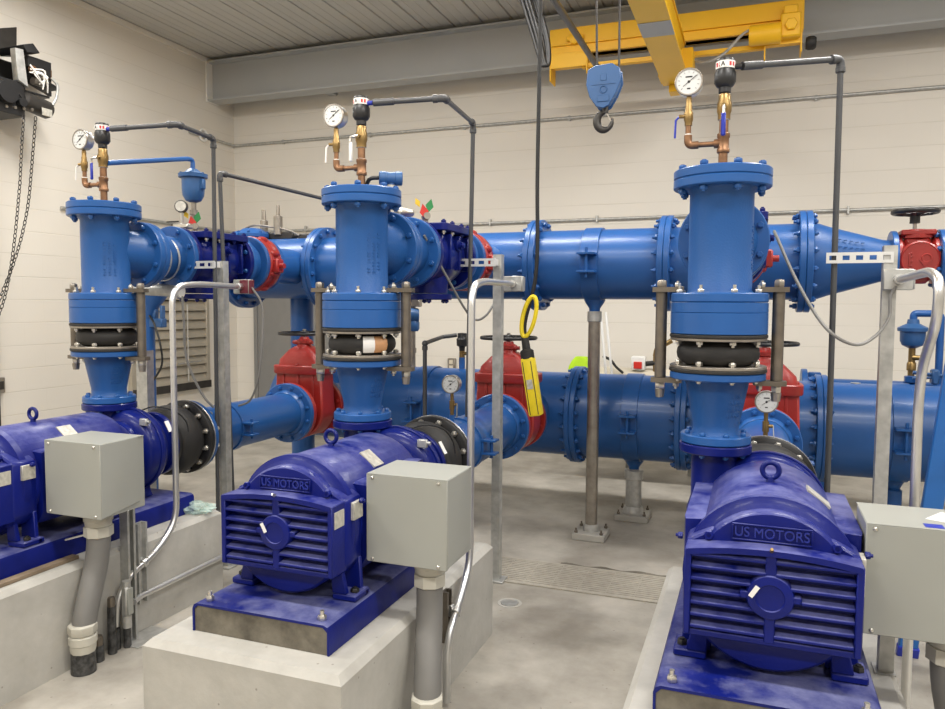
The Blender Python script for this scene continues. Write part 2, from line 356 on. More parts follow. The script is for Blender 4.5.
# ribbed metal ceiling panels, ribs running towards the back wall
bm = BM(); prof = []; x = XL
while x < XR:
    for dx, z in ((0, 0), (.006, .018), (.018, .018), (.024, 0), (.09, 0), (.094, .004), (.102, .004), (.106, 0), (.19, 0), (.194, .004), (.202, .004), (.206, 0)):
        prof.append((min(x+dx, XR), ZC+z))
    x += .305
prof.append((XR, ZC)); rows = [[bm.verts.new((p[0], y, p[1])) for p in prof] for y in (YF, YB)]
for k in range(len(prof)-1): bm.faces.new((rows[0][k], rows[0][k+1], rows[1][k+1], rows[1][k]))
top = [bm.verts.new(p) for p in ((XL, YF, ZC+.2), (XR, YF, ZC+.2), (XR, YB, ZC+.2), (XL, YB, ZC+.2))]; bm.faces.new(top)
struct('ceiling', bm, 'ceil')
bm = BM(); box(bm, XL, XL+.02, YF, YB, ZC-.06, ZC-.002, .004); struct('trim_1', bm, 'wally')
# door in the back wall
dr = BM(); box(dr, -5.66, -4.50, YB-.045, YB-.001, .01, 2.10, .004); d_o = struct('door_1', dr, 'door')
fr = BM(); box(fr, -5.71, -5.66, YB-.06, YB-.001, 0, 2.15, .004); box(fr, -4.50, -4.45, YB-.06, YB-.001, 0, 2.15, .004); box(fr, -5.66, -4.50, YB-.06, YB-.001, 2.10, 2.15, .004)
f_o = struct('door_frame', fr, 'door'); f_o.parent = d_o
# ceiling luminaires are above and behind the view: area lamps
def lamp(x, y, sx, sy, e, z=4.22, col=(1, .975, .935)):
    l = bpy.data.lights.new('ceiling_lamp', 'AREA'); l.shape = 'RECTANGLE'; l.size = sx; l.size_y = sy; l.energy = e; l.color = col
    o = bpy.data.objects.new('ceiling_lamp', l); COL.objects.link(o); o.location = (x, y, z)
for x in (-4.3, -1.7, 1.0, 3.2):
    for y in (-1.4, 1.5, 4.4): lamp(x, y, 1.3, .35, 79)

# floor drain grating
T = Thing('floor_grating', 'long flat drain grating let into the concrete floor behind the plinths', 'grating', (-1.2, 4.03, 0))
bm = BM()
for k in range(13): y = 3.865+k*.0275; box(bm, -4.9, 2.9, y, y+.020, .0005, .005)
T.p('grate_bars', bm, 'grate')
bm = BM()
for k in range(52): x = -4.9+k*.15; box(bm, x, x+.006, 3.865, 4.21, .0005, .0040)
T.p('cross_bars', bm, 'grate')
bm = BM()
for y in (3.845, 4.212): box(bm, -4.9, 2.9, y, y+.018, .0005, .007)
T.p('rim', bm, 'grate')

# ------------------------------------------------------------------ three pump sets
AX = (-2.99, -1.468, .059); RX = (-3.11, -1.632, -.126); YR = 2.96; ZS = .771; ZH = 1.78
W = ('leftmost', 'middle', 'right-hand')
def unit(u):
    A, R, w = AX[u], RX[u], W[u]
    look = (lambda *a: a[u])
    # ---- concrete plinth
    bm = BM(); ch = .022; x0, x1, y0, y1, h = A-.37, A+.37, 1.855, 3.215, .43
    loft(bm, [[(x0, y0, 0), (x1, y0, 0), (x1, y1, 0), (x0, y1, 0)], [(x0, y0, h-ch), (x1, y0, h-ch), (x1, y1, h-ch), (x0, y1, h-ch)],
              [(x0+ch, y0+ch, h), (x1-ch, y0+ch, h), (x1-ch, y1-ch, h), (x0+ch, y1-ch, h)]])
    solo('concrete_plinth', look('pale concrete plinth at the left edge with a clear plastic bag on its far corner', 'pale concrete plinth in the middle whose front face shows under the grey-ended base', 'concrete plinth under the right-hand motor, its left edge a thin pale strip'), 'plinth', bm, 'pad', (A, 2.53, 0), 'concrete pump plinths', smooth=False)
    # ---- base
    T = Thing('motor_skid', look('dark blue steel base under the leftmost motor, long flank facing the camera', 'dark blue grouted base with an open grey end under the middle motor', 'dark blue speckled base with two corner bolts under the right-hand motor'), 'motor skid', (A, 2.5, .43), 'motor skids')
    x0, x1, y0, y1, z0, z1 = (A-.262, A-.262, A-.282)[u], (A+.262, A+.262, A+.27)[u], 1.966, 3.13, .431, .527
    out = [(x0, z0), (x0, z1-.02), (x0+.006, z1-.006), (x0+.02, z1), (x1-.02, z1), (x1-.006, z1-.006), (x1, z1-.02), (x1, z0)]
    inn = [(x1-.007, z0), (x1-.007, z1-.022), (x1-.022, z1-.008), (x0+.022, z1-.008), (x0+.007, z1-.022), (x0+.007, z0)]
    bm = BM(); fr_ = [bm.verts.new((p[0], y0, p[1])) for p in out+inn]; bk = [bm.verts.new((p[0], y1, p[1])) for p in out+inn]; n = len(fr_)
    for k in range(n): bm.faces.new((fr_[k], bk[k], bk[(k+1) % n], fr_[(k+1) % n]))
    for rr in (fr_, bk):
        prs = [(0, 13), (1, 12), (2, 12), (3, 11), (4, 10), (5, 9), (6, 9), (7, 8)]
        bm.faces.new((rr[0], rr[1], rr[12], rr[13])); bm.faces.new((rr[1], rr[2], rr[3], rr[11], rr[12])); bm.faces.new((rr[3], rr[4], rr[10], rr[11])); bm.faces.new((rr[4], rr[5], rr[6], rr[9], rr[10])); bm.faces.new((rr[6], rr[7], rr[8], rr[9]))
    T.p('deck', bm, 'plate')
    bm = BM(); prism(bm, [(x0+.0075, z0), (x0+.0075, z1-.022), (x0+.022, z1-.009), (x1-.022, z1-.009), (x1-.0075, z1-.022), (x1-.0075, z0)], 'y', y0+.004, y1-.004); T.p('grout_fill', bm, 'grout', label='grey grout fill', smooth=False)
    for x in (x0+.045, x1-.045): hexbolt(T, 'anchor_bolt', (x, y0+.035, z1), (0, 0, 1), .014, .016, 'bolt', stud=1.1)
    # ---- motor
    T = Thing('electric_motor', look('dark blue motor lying along the left edge, mostly hidden by the left grey box', 'dark blue motor in the middle, turned so its front grille faces left of the camera', 'dark blue motor at lower right, front grille facing the camera'), 'motor', (A, 2.4, .527), 'pump motors')
    def P(dx, y, z): return (A+dx, y, z)
    # housing: barrel with square shoulders
    def sect(hw, zb, zsh, rt, y, ra=52):
        pts = [(-hw+.03, zb), (-hw, zb+.05), (-hw, zsh)]
        a0 = math.radians(90+ra)
        for k in range(15):
            a = a0-(2*math.radians(ra))*k/14; pts.append((rt*math.cos(a), ZS+rt*math.sin(a)))
        pts += [(hw, zsh), (hw, zb+.05), (hw-.03, zb)]
        return [P(x, y, z) for x, z in pts]
    bm = BM(); loft(bm, [sect(.232, .60, .897, .212, 2.315), sect(.236, .60, .902, .217, 2.33), sect(.236, .60, .902, .217, 2.78), sect(.225, .61, .89, .205, 2.80)])
    lathe(bm, P(0, 2.25, ZS), (0, 1, 0), [(.215, 0), (.222, .01), (.222, .54), (.212, .57), (.17, .625), (.15, .662)], 48)
    hous = T.p('housing', bm, 'motor')
    # front end bell with arched cover
    bm = BM(); lathe(bm, P(0, 2.175, ZS), (0, 1, 0), [(.150, 0), (.196, .004), (.203, .016), (.203, .045), (.215, .055), (.232, .062), (.232, .09)], 48)
    prism(bm, [P(-.222, 0, 0)[0:1]+(.655,), (A-.222, .868), (A-.195, .885), (A-.15, .91), (A+.15, .91), (A+.195, .885), (A+.222, .868), (A+.222, .655), (A+.19, .61), (A-.19, .61)], 'y', 2.19, 2.30, .006)
    prism(bm, [(A+.229*math.cos(math.radians(a)), ZS+.229*math.sin(math.radians(a))) for a in range(205, 336, 5)], 'y', 2.165, 2.25, .008)
    eb = T.p('end_bell', bm, 'motor')
    # fan cover with slats
    bm = BM(); x0, x1, zb, zt = -.212, .212, .640, .868
    top = [(A+x0+(x1-x0)*k/12, zt+.018*(1-(2*k/12-1)**2)) for k in range(13)]
    prism(bm, [(A+x0, zb)]+top+[(A+x1, zb)], 'y', 2.148, 2.195)          # back plate
    prism(bm, [(A+x0-.006, zb-.004)]+[(A+x0-.006, zt+.004)]+[(A+x0+.012, zt+.004), (A+x0+.012, zb-.004)], 'y', 2.112, 2.20, .003)
    prism(bm, [(A+x1+.006, zb-.004)]+[(A+x1+.006, zt+.004)]+[(A+x1-.012, zt+.004), (A+x1-.012, zb-.004)], 'y', 2.112, 2.20, .003)
    lip = [(p[0], p[1]+.004) for p in top]; low = [(p[0], p[1]-.012) for p in reversed(top)]
    prism(bm, lip+low, 'y', 2.1105, 2.199)
    prism(bm, [(A+x0, zb-.006), (A+x0, zb+.01), (A+x1, zb+.01), (A+x1, zb-.006)], 'y', 2.118, 2.20, .002)
    box(bm, A-.014, A+.014, 2.116, 2.15, zb, zt+.014, .003)
    fc = T.p('fan_cover', bm, 'motor')
    for sgn in (-1, 1):
        for k in range(7):
            z = .659+k*.0328; xa, xb = (A+x0+.012, A-.012) if sgn < 0 else (A+.012, A+x1-.012)
            if k == 3: xa, xb = (xa, A-.075) if sgn < 0 else (A+.075, xb)
            bm = BM(); prism(bm, [(2.113, z-.003), (2.113, z+.005), (2.150, z+.013), (2.150, z+.003)], 'x', xa, xb, .0015); T.p('slat', bm, 'motor', fc)
    bm = BM(); lathe(bm, P(0, 2.15, ZS-.006), (0, -1, 0), [(.060, 0), (.060, .030), (.056, .040), (.036, .044), (.034, .040), (0, .040)], 40)
    for a in (0, PI): box(bm, A+.05*math.cos(a)-.025, A+.05*math.cos(a)+.025, 2.113, 2.15, ZS-.016, ZS+.004, .003)
    cap = T.p('nose_cap', bm, 'motor')
    bm = BM(); mt = Matrix.Translation(V(P(-.040, 2.1055, ZS+.008))) @ Matrix.Rotation(math.radians(-28 if u < 2 else 32), 4, 'Y'); box(bm, -.006, .006, -.0012, .0006, -.017, .017, 0, mt); T.p('white_mark', bm, 'labelw', cap)
    bm = BM(); cyl(bm, P(0, 2.116, zt+.020), P(0, 2.100, zt+.030), .006, .004, 10); T.p('grease_nipple', bm, 'brass' if u == 2 else 'bolt', fc)
    # lettering on the arched cover
    bm = BM()
    for z0_, z1_ in ((.8925, .8965), (.9345, .9385)): box(bm, A-.100, A+.100, 2.1695, 2.1755, z0_, z1_, .001)
    for x_ in (-.0985, .0985): box(bm, A+x_-.002, A+x_+.002, 2.1695, 2.1755, .8965, .9345, .001)
    tabl = T.p('lettering_panel', bm, 'motor', eb)
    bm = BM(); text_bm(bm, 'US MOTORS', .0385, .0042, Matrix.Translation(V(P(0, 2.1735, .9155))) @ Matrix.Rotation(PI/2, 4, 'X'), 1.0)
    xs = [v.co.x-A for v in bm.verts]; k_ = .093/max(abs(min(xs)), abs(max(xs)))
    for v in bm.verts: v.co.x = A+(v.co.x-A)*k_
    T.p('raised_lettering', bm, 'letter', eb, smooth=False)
    for sx in (-1, 1):
        hexbolt(T, 'cover_bolt', P(sx*.16, 2.19, .893), (0, -1, .15), .013, .018, 'motor', stud=.0)
        hexbolt(T, 'side_bolt', P(sx*.235, 2.265, .86), (sx, 0, 0), .010, .014, 'motor', stud=.6)
        hexbolt(T, 'lower_bolt', P(sx*.165, 2.185, .635), (0, -1, 0), .013, .018, 'motor', stud=.0)
    # feet
    for sx in (-1, 1):
        for y in (2.205, 2.62):
            bm = BM(); xo = .25; prism(bm, [(A+sx*.15, .527), (A+sx*xo, .527), (A+sx*xo, .548), (A+sx*.232, .553), (A+sx*.225, .66), (A+sx*.15, .66)], 'y', y+.07, y+.088, .003)
            box(bm, min(A+sx*.16, A+sx*xo), max(A+sx*.16, A+sx*xo), y, y+.10, .528, .550, .004)
            prism(bm, [(A+sx*.16, .55), (A+sx*.215, .55), (A+sx*.19, .66), (A+sx*.15, .66)], 'y', y+.0, y+.02, .003)
            ft = T.p('foot', bm, 'motor'); hexbolt(T, 'foot_bolt', P(sx*.228, y+.035, .550), (0, 0, 1), .015, .014, 'black', ft, .3)
    # lifting eye, plates
    bm = BM(); torus(bm, P(0, 2.47, 1.028), (0, 1, 0), .0235, .008, 28, 10); cyl(bm, P(0, 2.47, .984), P(0, 2.47, 1.006), .014, .010)
    T.p('lifting_eye', bm, 'navy')
    bm = BM(); lathe(bm, P(0, 2.335, ZS), (0, 1, 0), [(.2165, 0), (.2195, .002), (.2195, .026), (.2165, .028)], 64)
    bmesh.ops.delete(bm, geom=[v for v in bm.verts if abs(v.co.x-A) > .062 or v.co.z < .9], context='VERTS'); T.p('top_nameplate', bm, 'labely', label='yellowed nameplate')
    bm = BM()
    a0, a1 = math.radians(30), math.radians(52); 
    for k in range(5):
        pass
    mt = Matrix.Translation(V(P(.138, 2.53, .9455))) @ Matrix.Rotation(math.radians(38), 4, 'Y'); box(bm, -.040, .040, -.036, .036, -.004, .0025, 0, mt); T.p('shoulder_nameplate', bm, 'label', label='pale nameplate on the shoulder')
    bm = BM(); box(bm, A+.222, A+.2345, 2.225, 2.285, .80, .86, .001); T.p('flank_nameplate', bm, 'label', label='pair of metal nameplates')
    bm = BM(); box(bm, A+.218, A+.2205, 2.125, 2.185, .795, .85); T.p('warning_sticker', bm, 'label', fc, label='warning sticker')
    T.o.location.y -= .05
    # ---- junction box
    T = Thing('junction_box', look('pale grey sheet metal box at left, its corner towards the camera', 'pale grey sheet metal box on the right flank of the middle motor', 'pale grey sheet metal box cut by the right edge, with a blue sticker on top'), 'electrical box', (A+.39, 2.365, .65), 'motor junction boxes')
    x0, x1, y0, y1, z0, z1 = A+.243+(.028, 0, 0)[u], A+.538+(.028, 0, 0)[u], 2.25, 2.485, .64+(.012, 0, -.008)[u], .945+(.012, 0, -.008)[u]
    bm = BM(); box(bm, x0+.002, x1-.002, y0+.01, y1, z0+.002, z1-.001, .003); box(bm, A+.235, x0+.004, 2.31, 2.43, .70, .84); T.p('back_shell', bm, 'jbox')
    bm = BM()
    prism(bm, [(x0-.001, z0), (x0-.001, z1), (x1+.001, z1), (x1+.001, z0)], 'y', y0, y0+.009, .002)
    t_ = look(.016, .0, .0)
    prism(bm, [(y0, z0+.004), (y0, z1), (y0+.20, z1), (y0+.20, z0+.03)], 'x', x1-.001, x1+.0025, .001)
    prism(bm, [(y0, z0+.004), (y0, z1), (y0+.20, z1), (y0+.20, z0+.03)], 'x', x0-.0025, x0+.001, .001)
    box(bm, x0-.001, x1+.001, y0, y1-.002, z1-.001, z1+.002, .001)
    cv = T.p('cover', bm, 'jbox')
    for x, z in ((x0+.02, z1-.012), (x1-.03, z1-.012), (x0+.02, z0+.012), (x1-.03, z0+.012)):
        bm = BM(); lathe(bm, (x, y0, z), (0, -1, 0), [(.006, 0), (.006, .002), (.004, .0045), (.002, .005)], 14); T.p('screw', bm, 'bolt', cv)
    if u == 2:
        bm = BM(); box(bm, x0+.14, x0+.185, y0+.012, y0+.05, z1+.002, z1+.003); T.p('blue_sticker', bm, 'blueplastic', cv)
        bm = BM(); prism(bm, [(x0+.155, y0+.10), (x0+.29, y0+.04), (x0+.29, y0+.16), (x0+.21, y0+.19)], 'z', z1+.0025, z1+.0035); T.p('paper_note', bm, 'labelw', cv)
    # ---- flexible conduit under the box
    fx = (A+.420, A+.425, A+.475)[u]; fy = 2.37; bx, by = ((-2.555, 2.262), (-1.0, 2.25), (.60, 2.30))[u]
    T = Thing('flexible_conduit', look('thick grey flexible conduit bending from the left box down to the floor', 'thick grey flexible conduit below the middle box, beside the middle plinth', 'thick dark grey flexible conduit in the bottom right corner'), 'conduit', (bx, by, 0), 'flexible motor conduits')
    bm = BM(); P0 = V((fx, fy, .56)); P3 = V((bx, by, .10)); pts = [P0*(1-t)**3+3*(P0-V((0, 0, .2)))*t*(1-t)**2+3*(P3+V((0, 0, .2)))*t*t*(1-t)+P3*t**3 for t in [k/16 for k in range(17)]]
    tube(bm, pts, .047, 24); hose = T.p('jacket', bm, 'flex')
    bm = BM(); lathe(bm, (fx, fy, .538), (0, 0, 1), [(.052, 0), (.058, .004), (.058, .045), (.053, .048)], 8); lathe(bm, (fx, fy, .586), (0, 0, 1), [(.052, 0), (.054, .02), (.058, .022), (.058, .042), (.052, .053)], 24)
    T.p('upper_connector', bm, 'cream')
    if u == 0:
        bm = BM(); bar(bm, (fx-.05, fy-.03, .545), (fx-.12, fy-.06, .525), .012, .006); T.p('loose_tab', bm, 'silver')
    bm = BM(); d = (0, 0, 1); lathe(bm, (bx, by, .10), d, [(.048, -.012), (.050, .0), (.050, .02), (.055, .024), (.055, .055), (.050, .06)], 10); lathe(bm, (bx, by, .10), d, [(.051, .062), (.056, .07), (.056, .1), (.051, .105)], 8)
    T.p('lower_connector', bm, 'cream')
    bm = BM(); cyl(bm, (bx, by, 0.001), (bx, by, .088), .049, .047, 20); T.p('taped_stub', bm, 'tape_black')
    # ---- pump
    T = Thing('pump', look('dark blue end-suction pump behind the left grey box', 'dark blue pump mostly hidden behind the middle motor and its box', 'dark blue pump casing under the right-hand blue reducer'), 'pump', (A, 3.0, .527), 'centrifugal pumps')
    bm = BM(); lathe(bm, P(0, 2.865, ZS), (0, 1, 0), [(.15, 0), (.155, .01), (.155, .03), (.19, .04), (.205, .06), (.207, .13), (.195, .16), (.165, .19), (.15, .21), (.145, .25)], 48)
    prism(bm, [(A-.1, .527), (A+.1, .527), (A+.085, .55), (A+.06, .70), (A-.06, .70), (A-.085, .55)], 'y', 2.95, 3.02, .005)
    csg = T.p('casing', bm, 'navy')
    bm = BM(); ringlathe(bm, P(0, 2.865, ZS), (0, 1, 0), .19, .214, .10, .125, 48); T.p('casing_seam', bm, 'navy')
    bm = BM(); lathe(bm, P(0, 2.865, ZS), (0, 1, 0), [(.12, .240), (.168, .242), (.171, .246), (.171, .268), (.168, .271)], 48); T.p('suction_flange', bm, 'navy')
    bm = BM(); lathe(bm, (R, YR, .80), (0, 0, 1), [(.10, -.05), (.085, .0), (.085, .168), (.095, .178)], 32); T.p('discharge_nozzle', bm, 'navy')
    bm = BM(); disc(bm, (R, YR, .975), (0, 0, 1), .131, 0, .034); T.p('discharge_flange', bm, 'navy')
    bolts(T, (R, YR, 1.010), (0, 0, 1), .107, 8, .068, .011, 'pipe2' if u != 2 else 'pipe2', tail=.3)
    if u < 2:
        bm = BM(); tube(bm, spline([P(.05, 3.0, .97), P(.12, 3.02, .99), P(.17, 3.1, .96), P(.19, 3.16, .90), P(.20, 3.17, .84)], 6), .0035, 8); T.p('sensor_wire', bm, 'blackcable')
        bm = BM(); mt = Matrix.Translation(V(P(.185, 3.03, .885))) @ Matrix.Rotation(math.radians(60), 4, 'Y'); box(bm, -.03, .03, -.014, .014, .012, .014, 0, mt); T.p('white_tag', bm, 'labelw')
        bm = BM(); box(bm, A+.13, A+.175, 2.90, 2.92, .91, .945, .003); cyl(bm, P(.17, 2.91, .93), P(.19, 2.91, .93), .008, .008, 12); T.p('sensor_bracket', bm, 'galv')
    # ---- black suction joint
    T = Thing('rubber_suction_joint', look('black rubber joint with a ring of bright bolts behind the left grey box', 'black rubber joint with bolted rim between middle pump and its inlet pipe', 'black rubber joint peeking over the right-hand motor'), 'rubber joint', (A, 3.3, ZS), 'black suction joints')
    bm = BM(); lathe(bm, P(0, 3.19, ZS), (0, 1, 0), [(.14, -.03), (.168, -.012), (.186, .015), (.193, .05), (.191, .085), (.18, .115), (.165, .14), (.155, .158)], 48); T.p('bellows', bm, 'rubber')
    bm = BM(); lathe(bm, P(0, 3.19, ZS), (0, 1, 0), [(.12, -.052), (.165, -.051), (.168, -.048), (.168, -.034), (.165, -.031), (.12, -.03)], 56); T.p('front_ring', bm, 'black')
    bm = BM(); lathe(bm, P(0, 3.19, ZS), (0, 1, 0), [(.12, .15), (.200, .151), (.205, .155), (.205, .178), (.202, .182), (.12, .183)], 56); rg = T.p('rear_ring', bm, 'black')
    bm = BM(); ringlathe(bm, P(0, 3.19, ZS), (0, 1, 0), .199, .2065, .183, .189, 64, .001); T.p('bright_edge', bm, 'silver', label='bright steel edge')
    bolts(T, P(0, 3.378, ZS), (0, 1, 0), .181, 12, .076, .015, 'bolt', tail=1.0)
    # ---- suction spool
    T = Thing('suction_pipe', look('blue flanged inlet pipe between left black joint and left red gate valve', 'blue flanged inlet pipe in the middle, joining the second red gate valve', 'short blue inlet pipe seen over the right-hand motor'), 'pipe', (A, 3.9, ZS), 'blue suction pipes')
    bm = BM(); lathe(bm, P(0, 3.385, ZS), (0, 1, 0), [(.14, .03), (.14, .965)], 48); T.p('barrel', bm, 'pipe')
    bm = BM(); disc(bm, P(0, 3.38, ZS), (0, 1, 0), .20, 0, .034, 56); T.p('front_flange', bm, 'pipe')
    bm = BM(); disc(bm, P(0, 4.345, ZS), (0, 1, 0), .203, 0, .036, 56); lathe(bm, P(0, 4.345, ZS), (0, 1, 0), [(.142, -.03), (.155, -.012), (.158, 0)], 40, cap=False); T.p('rear_flange', bm, 'pipe')
    bolts(T, P(0, 4.383, ZS), (0, 1, 0), .177, 12, .074, .014, 'pipe', tail=.6)
    bm = BM(); ringlathe(bm, P(0, 3.695, ZS), (0, 1, 0), .140, .149, 0, .06, 48, .002)
    for sz in (-1, 1): box(bm, A+.13, A+.215, 3.69, 3.76, ZS+sz*.035-.006, ZS+sz*.035+.006, .002)
    cyl(bm, P(.185, 3.725, ZS-.06), P(.185, 3.725, ZS+.06), .008, seg=10)
    T.p('pipe_collar', bm, 'pipe')
    # ---- gauge on the suction spool
    if u > 0:
        gy = (0, 3.62, 3.5)[u]
        T = Thing('pressure_gauge', look('', 'small round gauge with white dial on the middle inlet pipe, before the lower header', 'small round gauge with white dial just above the right-hand motor'), 'gauge', P(0, gy, .91), 'pressure gauges')
        gauge(T, P(0, gy, 1.108), .048)
        bm = BM(); cyl(bm, P(0, gy, .905), P(0, gy, .945), .013, seg=14); T.p('blue_nipple', bm, 'pipe2')
        bm = BM(); cyl(bm, P(0, gy, .945), P(0, gy, .975), .010, seg=12); cyl(bm, P(0, gy, .975), P(0, gy, 1.02), .014, seg=12); cyl(bm, P(0, gy, 1.02), P(0, gy, 1.066), .009, seg=12); cyl(bm, P(0, gy-.0, 1.0), P(.03, gy, 1.0), .008, seg=10); T.p('brass_cock', bm, 'brass')
        bm = BM(); bar(bm, P(.03, gy-.003, 1.005), P(.035, gy-.02, .935), .012, .003); T.p('lever', bm, 'bolt')
    # ---- red gate valve
    yv = 4.58
    T = Thing('gate_valve', look('big red gate valve with black handwheel behind the left riser', 'big red gate valve between middle strut post and yellow pendant', 'big red gate valve partly hidden behind the right-hand riser'), 'valve', P(0, yv, ZS), 'red gate valves')
    bm = BM()
    body = [(A-.185, 1.04)]+[(A+.195*math.cos(a), ZS+.195*math.sin(a)) for a in [PI+PI*k/20 for k in range(21)]]+[(A+.185, 1.04)]
    prism(bm, body, 'y', yv-.085, yv+.085, .012); lathe(bm, P(0, yv-.16, ZS), (0, 1, 0), [(.15, 0), (.15, .32)], 40)
    for sx in (-.12, 0, .12): box(bm, A+sx-.008, A+sx+.008, yv-.094, yv+.094, ZS-.05, 1.04, .003)
    T.p('valve_body', bm, 'red')
    for n_, y in (('front_flange', yv-.198), ('rear_flange', yv+.165)):
        bm = BM(); disc(bm, P(0, y, ZS), (0, 1, 0), .203, 0, .034, 56); T.p(n_, bm, 'red')
    bm = BM(); loft(bm, [rrect(A, yv, 1.027, .20, .108, .05), rrect(A, yv, 1.037, .207, .115, .055), rrect(A, yv, 1.082, .207, .115, .055), rrect(A, yv, 1.087, .20, .11, .05)])
    bf = T.p('bonnet_flange', bm, 'red')
    bm = BM(); loft(bm, [rrect(A, yv, 1.087, .178, .092, .05), rrect(A, yv, 1.127, .170, .09, .05), rrect(A, yv, 1.192, .105, .07, .04), rrect(A, yv, 1.217, .062, .055, .03), rrect(A, yv, 1.222, .05, .05, .03)])
    lathe(bm, P(0, yv, 1.212), (0, 0, 1), [(.06, 0), (.045, .025), (.055, .03), (.055, .05), (.035, .06), (.03, .075)], 24)
    T.p('bonnet', bm, 'red')
    for sx in (-1, 1):
        bm = BM(); lathe(bm, P(sx*.062, yv-.02, 1.247), (sx, 0, 0), [(.016, -.03), (.016, 0), (.012, .004), (.012, .018)], 12); T.p('gland_bolt', bm, 'red')
    for k in range(10):
        a = 2*PI*(k+.5)/10; hexbolt(T, 'bonnet_bolt', P(.185*math.cos(a), yv+.098*math.sin(a)*(1 if abs(math.sin(a)) < .9 else 1), 1.087), (0, 0, 1), .012, .012, 'red', bf, 0)
    bm = BM(); cyl(bm, P(0, yv, 1.28), P(0, yv, 1.34), .012, seg=12); T.p('stem', bm, 'steel')
    handwheel(T, P(0, yv, 1.31), .185, .0115)
    bolts(T, P(0, yv+.20, ZS), (0, 1, 0), .177, 12, .072, .014, 'red', tail=.5)
    # ---- reducer
    T = Thing('pipe_reducer', look('blue cone reducer above the leftmost pump, narrow end down', 'blue cone reducer above the middle pump, narrow end down', 'blue cone reducer with faint cast letters above the right-hand pump'), 'reducer', (R, YR, 1.011), 'blue cone reducers')
    bm = BM(); lathe(bm, (R, YR, 1.011), (0, 0, 1), [(.092, .03), (.084, .045), (.084, .07), (.112, .215), (.116, .24)], 48); T.p('cone', bm, 'cast')
    bm = BM(); disc(bm, (R, YR, 1.011), (0, 0, 1), .127, 0, .033, 48); T.p('lower_flange', bm, 'pipe')
    bm = BM(); disc(bm, (R, YR, 1.250), (0, 0, 1), .172, 0, .028, 56); T.p('upper_flange', bm, 'pipe')
    bm = BM(); rr = random.Random(u+20)
    for row in range(4):
        for k in range(5):
            a = math.radians(-62+k*7.5) if u == 2 else math.radians(-38+k*7.5); z = 1.195-row*.024; r = .084+(z-1.081)*(.028/.145)
            if row == 0 and k in (0, 4): continue
            c = V((R+r*math.cos(a), YR+r*math.sin(a), z)); q = V((-math.sin(a), math.cos(a), 0)); n_ = V((math.cos(a), math.sin(a), 0))
            bar(bm, c-V((0, 0, .007)), c+V((0, 0, .007)), .003, .004)
            for dz in rr.sample((-.007, 0, .007), 2): bar(bm, c+V((0, 0, dz)), c+q*.008+V((0, 0, dz)), .004, .003)
    T.p('cast_letters', bm, 'cast')
    # ---- bellows
    T = Thing('expansion_joint', look('black rubber bellows between steel rings on the leftmost riser', 'black rubber bellows with a white and orange label on the middle riser', 'black rubber bellows between two steel rings on the right-hand riser, tie rods each side'), 'expansion joint', (R, YR, 1.279), 'rubber expansion joints')
    o = (R, YR, 0); d = (0, 0, 1)
    bm = BM(); lathe(bm, o, d, [(.11, 1.293), (.112, 1.303), (.132, 1.312), (.146, 1.33), (.149, 1.348), (.146, 1.366), (.132, 1.384), (.112, 1.393), (.11, 1.404)], 56); T.p('bellows', bm, 'rubber')
    for n_, a, b_, mm in (('lower_rubber_flange', 1.2785, 1.2905, 'rubber'), ('lower_ring', 1.2908, 1.3025, 'steel'), ('upper_ring', 1.3945, 1.4055, 'steel'), ('upper_rubber_flange', 1.4058, 1.4175, 'rubber')):
        bm = BM(); disc(bm, o, d, .173 if 'ring' in n_ else .1755, a, b_, 56, .002); T.p(n_, bm, mm)
    bolts(T, (R, YR, 1.283), d, .149, 8, .046, .0125, 'bolt', tail=.5)
    for k in range(8):
        a = 2*PI*(k+.5)/8; hexbolt(T, 'ring_nut', (R+.149*math.cos(a), YR+.149*math.sin(a), 1.3945), (0, 0, -1), .0125, .013, 'bolt', stud=.6)
    if u == 1:
        bm = BM(); lathe(bm, o, d, [(.1335, 1.313), (.1473, 1.33), (.1503, 1.348), (.1473, 1.366), (.1335, 1.383)], 72, cap=False)
        def keep(lo, hi, b):
            bmesh.ops.delete(b, geom=[f for f in b.faces if not lo < math.degrees(math.atan2(f.calc_center_median().y-YR, f.calc_center_median().x-R)) < hi], context='FACES')
        keep(-42, -14, bm); T.p('paper_label', bm, 'orange', label='orange patch on a white label')
        bm = BM(); lathe(bm, o, d, [(.1338, 1.313), (.1476, 1.33), (.1506, 1.348), (.1476, 1.366), (.1338, 1.383)], 72, cap=False); keep(-62, -38, bm); T.p('white_label', bm, 'labelw', label='white label')
    for sgn, th in ((1, math.radians(4)), (-1, math.radians(4))):
        e = V((sgn*math.cos(th), sgn*math.sin(th), 0)); c = V((R, YR, 0))+e*.208
        bm = BM(); cyl(bm, c+V((0, 0, 1.2495)), c+V((0, 0, 1.574)), .0215, seg=24); rod = T.p('tie_rod_sleeve', bm, 'darksteel')
        for z in (1.574, 1.2305):
            bm = BM(); q = V((-e.y, e.x, 0)); i = V((R, YR, z))+e*.128
            cs = [i+q*.028, i-q*.028, c+V((0, 0, z))-q*.034+e*.012, c+V((0, 0, z))-q*.02+e*.034, c+V((0, 0, z))+q*.02+e*.034, c+V((0, 0, z))+q*.034+e*.012]
            loft(bm, [[p for p in cs], [p+V((0, 0, .018)) for p in cs]]); T.p('gusset_plate', bm, 'darksteel')
            up = 1 if z > 1.4 else -1; zz = z+.018 if up > 0 else z
            hexbolt(T, 'rod_nut', c+V((0, 0, zz)), (0, 0, up), .019, .026, 'steel' if up > 0 else 'bolt', stud=.15)
            hexbolt(T, 'plate_nut', V((R, YR, zz))+e*.149, (0, 0, up), .0125, .016, 'bolt', stud=.6)
